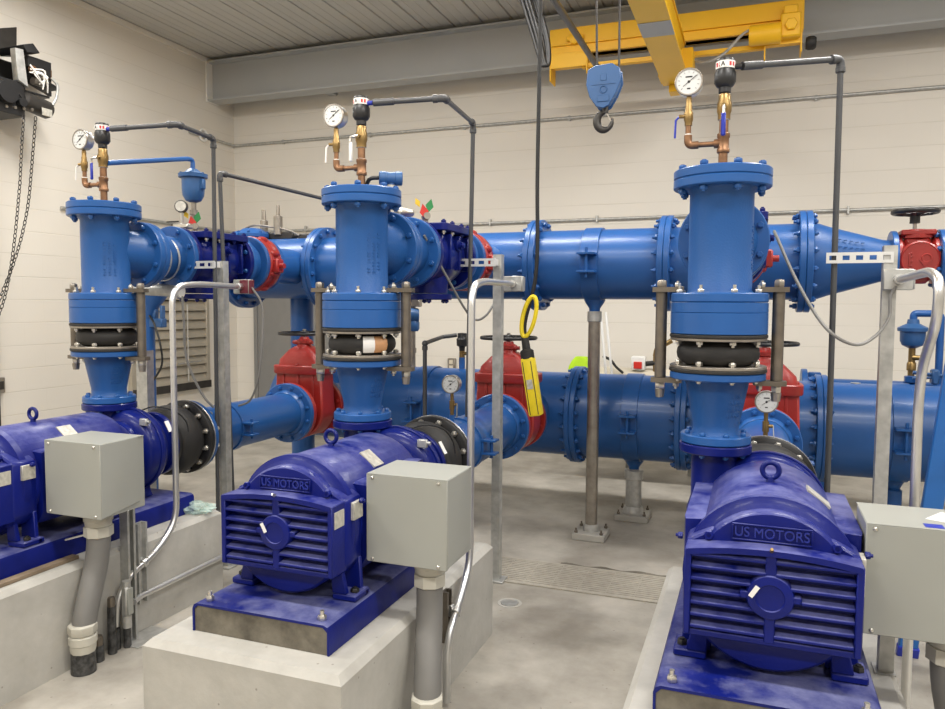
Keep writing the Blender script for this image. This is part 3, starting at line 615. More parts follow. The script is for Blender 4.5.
        bm = BM(); cyl(bm, c+V((0, 0, 1.204)), c+V((0, 0, 1.172)), .019, .015, 16); T.p('rod_end', bm, 'steel')
    # ---- spacer
    bm = BM(); lathe(bm, o, d, [(.170, 1.4185), (.174, 1.4215), (.174, 1.4955), (.1715, 1.4975), (.174, 1.4995), (.174, 1.533), (.172, 1.5345)], 64)
    solo('spacer_ring', look('thick smooth blue spacer ring under the leftmost tee', 'thick smooth blue spacer ring under the middle tee', 'thick smooth blue spacer ring under the right-hand tee'), 'spacer', bm, 'pipe', (R, YR, 1.4185), 'blue spacer rings')
    # ---- tee
    T = Thing('pipe_tee', look('upright blue flanged tee at far left with a bolted lid on top', 'upright blue flanged tee in the middle, carrying gauge and blue transmitter', 'largest-looking upright blue flanged tee, in front of the right part of the header'), 'pipe tee', (R, YR, 1.535), 'blue pipe tees')
    bm = BM(); lathe(bm, (R, YR, 1.55), d, [(.124, .012), (.114, .03), (.114, .385), (.124, .402)], 56); lathe(bm, (R, YR, ZH), (0, 1, 0), [(.110, .03), (.114, .16), (.130, .2)], 48)
    T.p('tee_body', bm, 'cast')
    for n_, c, dd, t in (('lower_flange', (R, YR, 1.5355), d, .034), ('upper_flange', (R, YR, 1.952), d, .034), ('side_flange', (R, 3.160, ZH), (0, 1, 0), .036)):
        bm = BM(); disc(bm, c, dd, .174, 0, t, 56); T.p(n_, bm, 'pipe')
    for k in range(8):
        a = 2*PI*(k+.5)/8; hexbolt(T, 'stud_nut', (R+.149*math.cos(a), YR+.149*math.sin(a), 1.5695), d, .0125, .013, 'bolt', stud=1.2)
    bolts(T, (R, 3.197, ZH), (0, 1, 0), .149, 8, .073, .0135, 'pipe', tail=.4)
    # cast lettering band on the flank: worn raised marks
    bm = BM(); rr = random.Random(u+3)
    for row in range(3):
        for k in range(13):
            a = math.radians(-46+row*12) if u < 2 else math.radians(-14+row*7); z = 1.66+k*.0135
            if rr.random() < .2: continue
            c = V((R+.1142*math.cos(a), YR+.1142*math.sin(a), z)); q = V((-math.sin(a), math.cos(a), 0))
            bar(bm, c-q*.006, c+q*.006, .004, .0045)
            if rr.random() < .6: bar(bm, c-q*.005+V((0, 0, .004)), c-q*.005-V((0, 0, .004)), .004, .004)
    T.p('cast_marks', bm, 'cast')
    # ---- lid
    T = Thing('blind_flange', look('round blue lid bolted on the leftmost tee', 'round blue lid bolted on the middle tee', 'round blue lid bolted on the right-hand tee'), 'lid', (R, YR, 1.9865), 'blue blind lids')
    bm = BM(); disc(bm, (R, YR, 1.9865), d, .174, 0, .034, 56); T.p('plate', bm, 'pipe')
    bm = BM(); lathe(bm, (R, YR, 2.0205), d, [(.022, 0), (.022, .016), (.018, .018)], 20); T.p('centre_boss', bm, 'pipe2')
    bolts(T, (R, YR, 1.9862), d, .149, 8, .073, .0145, 'pipe', tail=.4)
    # ---- brass riser, cock and gauge pipe
    T = Thing('brass_riser', look('brass and copper riser pipe on the leftmost lid with a blue lever', 'brass and copper riser pipe on the middle lid with a worn white lever', 'brass and copper riser pipe on the right-hand lid with a blue lever'), 'brass piping', (R, YR, 2.02), 'brass riser pipes')
    bm = BM(); cyl(bm, (R, YR, 2.039), (R, YR, 2.09), .0165, seg=18); cyl(bm, (R, YR, 2.15), (R, YR, 2.213), .0165, seg=18); cyl(bm, (R-.022, YR, 2.12), (R-.10, YR, 2.12), .010, seg=14)
    gx, gy = R-.126, YR; cyl(bm, (gx, gy, 2.14), (gx, gy, 2.20), .0105, seg=14); T.p('copper_nipples', bm, 'bronze')
    bm = BM(); lathe(bm, (R, YR, 2.085), d, [(.022, 0), (.023, .003), (.023, .013), (.02, .017), (.02, .052), (.023, .056), (.023, .068), (.021, .07)], 18); cyl(bm, (R, YR, 2.12), (R-.033, YR, 2.12), .0165, seg=14)
    T.p('tee_fitting', bm, 'bronze')
    bm = BM(); tube(bm, [(R-.088, YR, 2.12), (gx, gy, 2.12), (gx, gy, 2.158)], .0145, 12, .022); T.p('elbow', bm, 'bronze')
    bm = BM(); lathe(bm, (R, YR, 2.205), d, [(.022, 0), (.022, .018), (.026, .03), (.026, .058), (.022, .07), (.022, .088), (.019, .092)], 16); cyl(bm, (R, YR, 2.249), (R, YR-.036, 2.249), .010, seg=12); bv = T.p('ball_valve', bm, 'brass')
    lx = R+.0 if u == 2 else R-.028
    bm = BM(); tube(bm, [(R, YR-.036, 2.249), (lx, YR-.046, 2.243), (lx, YR-.046, 2.218)], .006, 8); T.p('lever_arm', bm, 'bolt', bv)
    bm = BM(); box(bm, lx-.0085, lx+.0085, YR-.051, YR-.041, 2.138, 2.223, .004); T.p('lever_grip', bm, 'blueplastic' if u != 1 else 'tape', bv)
    bm = BM(); lathe(bm, (gx, gy, 2.193), d, [(.014, 0), (.014, .012), (.017, .02), (.017, .045), (.013, .055), (.013, .07), (.011, .075), (.011, .10)], 14); cyl(bm, (gx, gy, 2.228), (gx-.035, gy-.004, 2.228), .007, seg=10); gc = T.p('gauge_cock', bm, 'brass')
    bm = BM(); tube(bm, [(gx-.033, gy-.004, 2.228), (gx-.045, gy-.01, 2.213), (gx-.047, gy-.012, 2.148)], .0042, 8); T.p('cock_lever', bm, 'blueplastic' if u == 2 else 'tape', gc)
    bm = BM()
    for z in (2.086, 2.150, 2.203): ringlathe(bm, (R, YR, z), d, .0165, .0185, 0, .006, 18, .0005)
    ringlathe(bm, (gx, gy, 2.156), d, .0105, .0125, 0, .006, 14, .0005); T.p('thread_tape', bm, 'tape')
    T = Thing('pressure_gauge', look('round gauge with white dial at top left, left of the leftmost black valve', 'round gauge with white dial above the middle tee', 'round gauge with white dial under the yellow girder, left of the right-hand black valve'), 'gauge', (gx, gy, 2.293), 'pressure gauges')
    gauge(T, (gx, gy, 2.348), .050)
    bm = BM(); cyl(bm, (gx, gy, 2.2935), (gx, gy, 2.306), .009, seg=8); T.p('socket', bm, 'brass')
    # ---- black relief valve on top
    T = Thing('air_release_valve', look('black plastic valve with red and white band on the leftmost brass riser', 'black plastic valve with white band on the middle brass riser', 'black plastic valve with red and white band on the right-hand brass riser'), 'air valve', (R, YR, 2.298), 'black air valves')
    bm = BM(); lathe(bm, (R, YR, 2.298), d, [(.018, 0), (.022, .004), (.022, .022), (.030, .026), (.038, .04), (.038, .075), (.033, .083), (.033, .118), (.030, .124), (0, .126)], 12); T.p('valve_shell', bm, 'plasticblack', smooth=True)
    bm = BM(); ringlathe(bm, (R, YR, 2.298), d, .0332, .0342, .087, .113, 32, .0003); bd = T.p('white_band', bm, 'labelw')
    bm = BM()
    for a in (-2.5, -2.1, -1.0, -.6, .0):
        c = V((R+.0345*math.cos(a), YR+.0345*math.sin(a), 2.398)); q = V((-math.sin(a), math.cos(a), 0)); bar(bm, c-q*.004, c+q*.004, .0014, .014)
    T.p('red_print', bm, 'tabred', bd)
    bm = BM(); c = V((R-.0345*math.sin(.2), YR-.0345*math.cos(.2), 2.398)); n_ = V((-math.sin(.2), -math.cos(.2), 0)); lathe(bm, c-n_*.0005, n_, [(.013, 0), (.013, .0012)], 20); T.p('round_emblem', bm, 'labelw', bd)
    bm = BM(); q = V((-n_.y, n_.x, 0)); c2 = c+n_*.001
    bar(bm, c2-q*.006-V((0, 0, .007)), c2+V((0, 0, .008)), .0012, .003); bar(bm, c2+q*.006-V((0, 0, .007)), c2+V((0, 0, .008)), .0012, .003); bar(bm, c2-q*.004-V((0, 0, .002)), c2+q*.004-V((0, 0, .002)), .0012, .002); T.p('emblem_mark', bm, 'needle', bd)
    bm = BM(); cyl(bm, (R+.03, YR, 2.392), (R+.058, YR, 2.392), .010, seg=12); T.p('outlet_stub', bm, 'blueplastic' if u < 2 else 'plasticblack')
    # ---- plastic drain line
    pth = (([(-3.051, 2.96, 2.392), (-2.69, 3.02, 2.40), (-2.818, 3.44, 2.425), (-2.8325, 3.44, .02)], [(-1.573, 2.961, 2.392), (-1.272, 3.04, 2.405), (-1.418, 3.78, 2.475), (-1.452, 3.80, .909)], [(-.067, 2.96, 2.392), (.284, 3.29, 2.478), (.298, 3.305, .02)]))[u]
    T = Thing('drain_pipe', look('dark grey plastic pipe from the leftmost black valve, dropping beside the left strut post', 'dark grey plastic pipe from the middle black valve, dropping left of the middle strut post', 'dark grey plastic pipe arching right from the right-hand black valve and straight down'), 'pipe', pth[-1], 'grey drain pipes')
    bm = BM(); tube(bm, pth, .0115, 14, .012); T.p('tubing', bm, 'pvc')
    bm = BM(); a, b_ = V(pth[0]), V(pth[1]); e = (b_-a).normalized(); cyl(bm, a, a+e*.09, .0152, seg=14); T.p('socket_coupling', bm, 'pvc')
    for i in range(1, len(pth)-1):
        c = V(pth[i]); da = (V(pth[i-1])-c).normalized(); db = (V(pth[i+1])-c).normalized(); bm = BM(); tube(bm, [c+da*.05, c, c+db*.05], .0158, 14, .03); ringlathe(bm, c+da*.03, da, .0115, .0178, 0, .022, 16, .002); ringlathe(bm, c+db*.03, db, .0115, .0178, 0, .022, 16, .002); T.p('elbow', bm, 'pvc')
    # ---- short flanged spool
    T = Thing('pipe_spool', look('short blue flanged spool behind the leftmost tee, wrapped by two steel bands', 'short blue flanged spool behind the middle tee', 'short blue flanged spool hidden behind the right-hand tee'), 'pipe spool', (R, 3.32, ZH), 'short blue spools')
    bm = BM(); lathe(bm, (R, 3.199, ZH), (0, 1, 0), [(.122, .03), (.116, .06), (.116, .20), (.122, .22)], 48); T.p('barrel', bm, 'cast')
    for n_, y in (('front_flange', 3.1985), ('rear_flange', 3.415)):
        bm = BM(); disc(bm, (R, y, ZH), (0, 1, 0), .174, 0, .034, 56); T.p(n_, bm, 'pipe')
    bolts(T, (R, 3.450, ZH), (0, 1, 0), .149, 8, .070, .0135, 'pipe', tail=.4)
    # ---- check valve
    T = Thing('check_valve', look('dark blue check valve between the leftmost spool and red ring, gauge and tags above it', 'dark blue check valve right of the middle tee, coloured tags on top', 'dark blue check valve just visible right of the right-hand tee'), 'valve', (R, 3.7, ZH), 'dark blue check valves')
    bm = BM(); lathe(bm, (R, 3.45, ZH), (0, 1, 0), [(.12, .03), (.125, .05), (.155, .14), (.16, .25), (.15, .38), (.125, .46), (.12, .48)], 48)
    box(bm, R-.135, R+.135, 3.54, 3.89, 1.80, 1.894, .02); lathe(bm, (R, 3.66, ZH), (0, 0, -1), [(.12, .05), (.11, .20)], 32)
    for sx in (-1, 1):
        for y in (3.60, 3.72, 3.84): box(bm, min(R+sx*.10, R+sx*.168), max(R+sx*.10, R+sx*.168), y-.008, y+.008, 1.70, 1.88, .004)
    T.p('valve_body', bm, 'navy')
    for n_, y in (('front_flange', 3.4505), ('rear_flange', 3.915)):
        bm = BM(); disc(bm, (R, y, ZH), (0, 1, 0), .174, 0, .034, 56); T.p(n_, bm, 'navy')
    bm = BM(); loft(bm, [rrect(R, 3.715, 1.895, .165, .195, .03), rrect(R, 3.715, 1.899, .17, .20, .03), rrect(R, 3.715, 1.93, .17, .20, .03), rrect(R, 3.715, 1.934, .165, .195, .03)]); cvx = T.p('top_cover', bm, 'navy')
    for k in range(8):
        x, y = ((-.145, -.17), (0, -.175), (.145, -.17), (.148, -.06), (.148, .07), (.145, .17), (0, .175), (-.145, .17))[k]; hexbolt(T, 'cover_bolt', (R+x, 3.715+y, 1.934), d, .013, .014, 'navy', cvx, .4)
        hexbolt(T, 'cover_nut', (R+x, 3.715+y, 1.895), (0, 0, -1), .012, .012, 'bolt' if k in (2, 3) else 'navy', cvx, .6)
    bm = BM(); disc(bm, (R, 3.66, 1.545), d, .135, 0, .03, 40); bc = T.p('bottom_cap', bm, 'navy')
    for k in range(6): a = 2*PI*k/6; hexbolt(T, 'cap_bolt', (R+.113*math.cos(a), 3.66+.113*math.sin(a), 1.545), (0, 0, -1), .013, .014, 'navy', bc, .3)
    bm = BM(); lathe(bm, (R+.155, 3.70, 1.83), (1, 0, 0), [(.03, -.02), (.03, .012), (.02, .014), (.02, .03)], 16); hexhead(bm, (R+.155, 3.70, 1.83), (1, 0, 0), .016, .03, .045); T.p('hinge_plug', bm, 'navy')
    # ---- adapter + red wafer valve
    T = Thing('flange_adapter', look('thin blue bolted collar between the leftmost dark valve and red ring', 'thin blue bolted collar between the middle dark valve and red ring', 'thin blue bolted collar behind the right-hand riser'), 'flange', (R, 4.03, ZH), 'blue flange collars')
    bm = BM(); lathe(bm, (R, 3.95, ZH), (0, 1, 0), [(.172, .0), (.174, .004), (.174, .03), (.17, .034), (.128, .038), (.128, .13), (.17, .134), (.174, .138), (.174, .165), (.172, .169)], 56); T.p('collar', bm, 'pipe')
    bolts(T, (R, 3.95, ZH), (0, 1, 0), .149, 8, .070, .0135, 'pipe', tail=.4)
    T = Thing('butterfly_valve', look('red ring-shaped valve at the left end of the upper header', 'red ring-shaped valve behind the middle slotted bracket', 'red ring-shaped valve showing left of the right-hand tee'), 'valve', (R, 4.18, ZH), 'red ring valves')
    bm = BM(); lathe(bm, (R, 4.122, ZH), (0, 1, 0), [(.172, 0), (.178, .006), (.178, .03), (.168, .036), (.168, .08), (.178, .086), (.178, .112), (.174, .118)], 56)
    for k in range(8):
        a = 2*PI*(k+.5)/8; c = V((R+.170*math.cos(a), 4.181, ZH+.170*math.sin(a))); sphere(bm, c, .022, 1, 2.6, 1, 12)
    T.p('ring_body', bm, 'red')
    bm = BM(); box(bm, R+.165, R+.205, 4.14, 4.22, ZH-.06, ZH+.03, .008); cyl(bm, (R+.2, 4.18, ZH-.015), (R+.235, 4.18, ZH-.015), .017, seg=14); T.p('stem_boss', bm, 'red')
    # ---- strut post with slotted bracket
    px, py, pz = ((-2.82, 3.5, 1.758), (-1.298, 3.86, 1.79), (.482, 3.3, 1.757))[u]
    T = Thing('strut_post', look('galvanised channel post behind the left black joint, slotted bracket near its top', 'galvanised channel post right of the middle box, standing on open floor', 'galvanised channel post rising behind the right-hand grey box'), 'post', (px, py, 0), 'galvanised strut posts')
    bm = BM(); hw = .0235
    poly = [(px-hw, py-hw), (px+hw, py-hw), (px+hw, py+hw), (px+hw-.012, py+hw), (px+hw-.012, py+hw-.003), (px+hw-.003, py+hw-.003), (px+hw-.003, py-hw+.003), (px-hw+.003, py-hw+.003), (px-hw+.003, py+hw-.003), (px-hw+.012, py+hw-.003), (px-hw+.012, py+hw), (px-hw, py+hw)]
    A_ = [bm.verts.new((x, y, .012)) for x, y in poly]; B_ = [bm.verts.new((x, y, pz)) for x, y in poly]; n = len(poly)
    for k in range(n): bm.faces.new((A_[k], A_[(k+1) % n], B_[(k+1) % n], B_[k]))
    for c in (A_, B_):
        for q in ((0, 1, 6, 7), (1, 2, 5, 6), (2, 3, 4, 5), (7, 8, 11, 0), (8, 9, 10, 11)): bm.faces.new([c[i] for i in q])
    T.p('channel', bm, 'galv', smooth=False)
    bm = BM(); box(bm, px-.05, px+.05, py-.05, py+.05, .0005, .012, .002); T.p('foot_plate', bm, 'galv')
    zb = (1.735, 1.745, 1.712)[u]; L_ = (.16, .205, .225)[u]; bx1 = px+.01; bx0 = px-L_; yb = (3.424, 3.784, py-hw-.001)[u]
    bm = BM(); t0, t1 = zb-.021, zb+.021
    box(bm, bx0, bx1, yb-.003, yb, t1-.012, t1); box(bm, bx0, bx1, yb-.003, yb, t0, t0+.012); n = max(3, round(L_/.048)); st = (bx1-bx0)/n
    for k in range(n+1): c = bx0+k*st; box(bm, max(bx0, c-.011), min(bx1, c+.011), yb-.003, yb, t0+.012, t1-.012)
    for z in (t0, t1-.003): box(bm, bx0, bx1, yb, yb+.0235-.003, z, z+.003) if False else None
    if u < 2: box(bm, px-.02, px+.008, yb, py-hw, t0+.004, t1-.004, .002)
    T.p('slotted_bracket', bm, 'zinc', smooth=False)
    bm = BM(); tube(bm, [(pth[-1][0]+.0, py-hw-.002, zb-.016), (pth[-1][0]-.022, pth[-1][1], zb-.016), (pth[-1][0]+.0, pth[-1][1]+.001, zb-.016)], .003, 6) if False else ringlathe(bm, (pth[-1][0]*1.0, pth[-1][1], zb-.012), d, .0135, .017, 0, .024, 18, .001); T.p('pipe_clamp', bm, 'galv')
    # ---- rigid conduit gooseneck with end box
    g = (([(-2.69, 3.49, 1.614), (-2.615, 3.05, 1.617), (-2.60, 2.86, 1.60), (-2.60, 2.86, .47), (-2.596, 2.72, .355), (-2.594, 2.56, .305), (-2.594, 2.482, .22), (-2.594, 2.47, .10)],
          [(-1.20, 3.80, 1.632), (-1.075, 3.0, 1.62), (-1.06, 2.82, 1.60), (-1.06, 2.815, .47), (-1.055, 2.70, .365), (-1.05, 2.59, .30), (-1.052, 2.55, .21), (-1.052, 2.55, .02)],
          [(.508, 3.25, 1.626), (.50, 2.66, 1.632), (.498, 2.515, 1.60), (.498, 2.53, 1.485), (.498, 2.70, 1.335), (.498, 2.735, 1.226), (.496, 2.715, .90), (.494, 2.71, .02)]))[u]
    T = Thing('conduit', look('bright bent conduit curving down beside the left strut post', 'bright bent conduit curving down along the middle box', 'bright bent conduit curving down behind the right-hand grey box'), 'conduit', g[-1], 'bright rigid conduits')
    bm = BM(); tube(bm, g, .0148, 16, .15); T.p('conduit_tube', bm, 'emt')
    p = V(g[0]); bm = BM(); e = (V(g[0])-V(g[1])).normalized(); cyl(bm, p-e*.035, p-e*.004, .020, seg=8); T.p('end_connector', bm, 'emt')
    bm = BM(); box(bm, p.x-.052, p.x+.052, p.y, p.y+.05, p.z-.04, p.z+.04, .004); eb_ = T.p('end_box', bm, 'galv' if u else 'jbox')
    bm = BM(); box(bm, p.x+.052, p.x+.056, p.y+.003, p.y+.047, p.z-.037, p.z+.037, .001); box(bm, p.x-.005, p.x+.05, p.y-.003, p.y, p.z-.037, p.z+.037, .001) if u == 0 else None; T.p('box_cover', bm, 'maroon' if u == 0 else 'galv', eb_)
    if u < 2:
        c = V(g[4])*.5+V(g[5])*.5; e = (V(g[5])-V(g[4])).normalized(); bm = BM(); ringlathe(bm, c-e*.012, e, .0148, .021, 0, .024, 16, .002); box(bm, c.x-.028, c.x-.012, c.y-.012, c.y+.012, c.z-.02, c.z+.025, .002); T.p('conduit_strap', bm, 'emt')
    # control cable from end box back to the valve
    cb = (([(-2.634, 3.515, 1.61), (-2.60, 3.56, 1.50), (-2.60, 3.55, 1.25), (-2.63, 3.55, 1.08), (-2.70, 3.57, .965), (-2.80, 3.60, .925)],
           [(-1.53, 3.40, 1.86), (-1.47, 3.55, 1.66), (-1.43, 3.70, 1.50), (-1.40, 3.78, 1.44), (-1.34, 3.80, 1.47), (-1.30, 3.90, 1.58), (-1.22, 3.87, 1.60)],
           [(.065, 3.35, 1.83), (.15, 3.2, 1.62), (.24, 3.02, 1.45), (.34, 3.05, 1.385), (.42, 3.15, 1.41), (.475, 3.22, 1.48), (.482, 3.245, 1.56), (.50, 3.252, 1.60)]))[u]
    bm = BM(); tube(bm, spline(cb, 8), .0062, 8)
    solo('signal_cable', look('thin grey cable hanging from the left maroon-faced box to the left inlet pipe', 'thin grey cable looping from the middle check valve to the box on the middle post', 'grey cable drooping from behind the right-hand tee to the right-hand post'), 'cable', bm, 'cable', cb[-1], 'grey signal cables')

def gauge(T, c, r):
    x, y, z = c
    bm = BM(); lathe(bm, (x, y, z), (0, 1, 0), [(r*.93, -.022), (r, -.020), (r, -.010), (r*.96, -.006), (r*.96, .022), (r*.86, .028), (0, .028)], 40); T.p('case', bm, 'silver')
    bm = BM(); ringlathe(bm, (x, y, z), (0, -1, 0), r*.9, r*1.02, .019, .026, 40, .002); T.p('bezel', bm, 'steel')
    bm = BM(); lathe(bm, (x, y, z), (0, -1, 0), [(r*.9, .0215), (r*.9, .0235)], 40); dl = T.p('dial', bm, 'dial')
    bm = BM()
    for k in range(11):
        a = math.radians(225-27*k); e = V((math.cos(a), 0, math.sin(a))); p = V((x, y-.0237, z)); bar(bm, p+e*r*.64, p+e*r*.78, r*.06, .0006)
    box(bm, x-r*.25, x+r*.25, y-.0241, y-.0237, z+r*.30, z+r*.40); box(bm, x-r*.12, x+r*.12, y-.0241, y-.0237, z-r*.55, z-r*.45)
    T.p('graduations', bm, 'needle', dl)
    bm = BM(); e = V((math.cos(math.radians(38)), 0, math.sin(math.radians(38)))); p = V((x, y-.0246, z)); bar(bm, p-e*r*.5, p+e*r*.35, r*.06, .0008); bar(bm, p+e*r*.3, p+e*r*.68, r*.13, .0008); lathe(bm, p, (0, -1, 0), [(r*.1, -.0005), (r*.08, .001)], 14); T.p('needle', bm, 'needle', dl)
def handwheel(T, c, R, r, mat='black'):
    bm = BM(); torus(bm, c, (0, 0, 1), R-r, r, 44, 10); x, y, z = c
    lathe(bm, (x, y, z-.02), (0, 0, 1), [(.026, 0), (.03, .006), (.03, .03), (.02, .04)], 16)
    for k in range(5):
        a = 2*PI*k/5+.3; e = V((math.cos(a), math.sin(a), 0)); tube(bm, [V(c)+e*.02-V((0, 0, .006)), V(c)+e*R*.55-V((0, 0, .008)), V(c)+e*(R-r)], r*.62, 8)
    T.p('handwheel', bm, mat)
for u in range(3): unit(u)

# ------------------------------------------------------------------ upper (discharge) header, y = 4.82
YH, RH = 4.82, .222
XD = (1, 0, 0); ZD = (0, 0, 1)
def hflange(T, name, x, y, z, R, t=.035, d=1): bm = BM(); disc(bm, (x, y, z), (d, 0, 0), R, 0, t, 64); return T.p(name, bm, 'pipe')
def hbolts(T, x, y, z, R, n=16, L=.072, s=.0165): bolts(T, (x, y, z), XD, R, n, L, s, 'pipe', tail=1.0)
def branch(T, X, ys, ye, zc, r=.122):
    """outlet that meets the branch valve"""
    bm = BM(); lathe(bm, (X, ys, zc), (0, 1, 0), [(r, .03), (r, ye-ys)], 40); T.p('branch', bm, 'pipe')
    bm = BM(); disc(bm, (X, ys, zc), (0, 1, 0), .174 if r < .13 else .203, 0, .034, 56); T.p('branch_flange', bm, 'pipe')
# left run with the leftmost branch
T = Thing('header_pipe', 'upper blue header run at far left, ending behind the leftmost dark valve', 'pipe', (-3.3, YH, ZH), 'upper header runs')
bm = BM(); cyl(bm, (-3.63, YH, ZH), (-2.955, YH, ZH), RH, seg=64); T.p('barrel', bm, 'pipe')
branch(T, RX[0], 4.243, YH-.15, ZH)
hflange(T, 'end_flange', -3.664, YH, ZH, .295); hflange(T, 'joint_flange', -2.985, YH, ZH, .295); hbolts(T, -2.949, YH, ZH, .263)
bm = BM(); disc(bm, (-3.70, YH, ZH), XD, .295, 0, .035, 64); T.p('end_lid', bm, 'pipe'); hbolts(T, -3.664, YH, ZH, .263)
# middle run with the middle branch
T = Thing('header_pipe', 'upper blue header run behind the middle tee', 'pipe', (-2.1, YH, ZH), 'upper header runs')
bm = BM(); cyl(bm, (-2.94, YH, ZH), (-1.355, YH, ZH), RH, seg=64); T.p('barrel', bm, 'pipe')
branch(T, RX[1], 4.243, YH-.15, ZH)
hflange(T, 'left_flange', -2.9485, YH, ZH, .295); hflange(T, 'right_flange', -1.372, YH, ZH, .295); hbolts(T, -1.336, YH, ZH, .263)
# spool with the support clamp
T = Thing('header_pipe', 'upper blue header run held by a clamp on the tall steel support', 'pipe', (-.97, YH, ZH), 'upper header runs')
bm = BM(); cyl(bm, (-1.32, YH, ZH), (-.55, YH, ZH), RH, seg=64); T.p('barrel', bm, 'pipe')
hflange(T, 'left_flange', -1.3355, YH, ZH, .295); hflange(T, 'right_flange', -.55, YH, ZH, .295); hbolts(T, -.514, YH, ZH, .263)
# run with the right branch
T = Thing('header_pipe', 'upper blue header run behind the right-hand tee', 'pipe', (-.1, YH, ZH), 'upper header runs')
bm = BM(); cyl(bm, (-.50, YH, ZH), (.24, YH, ZH), RH, seg=64); T.p('barrel', bm, 'pipe')
branch(T, RX[2], 4.243, YH-.15, ZH)
hflange(T, 'left_flange', -.5135, YH, ZH, .295); hflange(T, 'right_flange', .225, YH, ZH, .295); hbolts(T, .261, YH, ZH, .263)
# big reducer to the right
T = Thing('header_reducer', 'long blue cone reducer at the right end of the upper header', 'reducer', (.45, YH, ZH))
bm = BM(); lathe(bm, (.262, YH, ZH), XD, [(RH, .03), (RH, .06), (.20, .12), (.118, .40), (.112, .45)], 64); T.p('cone', bm, 'cast')
hflange(T, 'large_flange', .2615, YH, ZH, .295)
bm = BM(); disc(bm, (.70, YH, ZH), XD, .165, 0, .03, 48); T.p('small_flange', bm, 'pipe')
bm = BM(); rr = random.Random(9)
for row in range(3):
    for k in range(6):
        a = math.radians(150-row*14); x = .40+k*.03; r = .232-(x-.382)*.293-.022; c = V((x, YH+r*math.cos(a+PI/2-PI/2), ZH+r*math.sin(a))); c = V((x, YH-r*math.cos(math.radians(35-row*14)), ZH+r*math.sin(math.radians(35-row*14))))
        bar(bm, c-V((.009, 0, 0)), c+V((.009, 0, 0)), .006, .006)
T.p('cast_marks', bm, 'cast')
# red control valve on the small line
T = Thing('plug_valve', 'red valve with round face plate and black handwheel on the upper right line', 'valve', (.82, YH, ZH))
bm = BM(); lathe(bm, (.731, YH, ZH), XD, [(.13, .0), (.13, .02), (.10, .04), (.095, .16), (.13, .18), (.13, .198)], 40); lathe(bm, (.83, YH-.05, ZH), (0, -1, 0), [(.10, 0), (.10, .07)], 40); box(bm, .765, .895, YH-.07, YH+.07, ZH-.13, ZH+.13, .02)
vb = T.p('valve_body', bm, 'red')
bm = BM(); lathe(bm, (.83, YH-.12, ZH), (0, -1, 0), [(.098, 0), (.098, .018), (.09, .024), (.086, .02), (0, .02)], 40); fp_ = T.p('face_plate', bm, 'red', vb)
bm = BM(); yq = YH-.141
box(bm, .775, .783, yq-.004, yq+.002, ZH-.04, ZH+.035, .001)
for dz in (-.036, -.012, .012, .03): box(bm, .783, .793, yq-.004, yq+.002, ZH+dz-.004, ZH+dz+.004, .001)
torus(bm, (.86, yq, ZH+.004), (0, 1, 0), .022, .004, 24, 6); prism(bm, [(.825, ZH-.005), (.85, ZH-.04), (.893, ZH-.005), (.86, ZH-.018)], 'y', yq-.004, yq+.002)
T.p('raised_marks', bm, 'red', fp_)
bm = BM(); lathe(bm, (.83, YH, ZH+.12), ZD, [(.09, 0), (.09, .022), (.06, .03), (.05, .05)], 8); box(bm, .745, .915, YH-.08, YH+.06, ZH+.135, ZH+.165, .006); T.p('gear_housing', bm, 'red')
bm = BM(); cyl(bm, (.82, YH, ZH+.16), (.82, YH, ZH+.22), .010, seg=10); T.p('stem', bm, 'steel')
bm = BM(); torus(bm, (.82, YH, ZH+.268), ZD, .108, .014, 36, 10); lathe(bm, (.82, YH, ZH+.205), ZD, [(.026, 0), (.026, .04), (.04, .055)], 16)
for k in range(4): a = PI*k/2+.4; tube(bm, [(.82, YH, ZH+.25), (.82+.108*math.cos(a), YH+.108*math.sin(a), ZH+.266)], .011, 8)
T.p('handwheel', bm, 'black')
T = Thing('header_pipe', 'thin blue pipe leaving the frame right of the small red valve', 'pipe', (1.1, YH, ZH), 'upper header runs')
bm = BM(); cyl(bm, (.95, YH, ZH), (2.6, YH, ZH), .108, seg=48); T.p('barrel', bm, 'pipe'); bm = BM(); disc(bm, (.9305, YH, ZH), XD, .168, 0, .034, 48); T.p('flange', bm, 'pipe')
bolts(T, (.945, YH, ZH), XD, .145, 8, .036, .014, 'pipe', tail=.3)
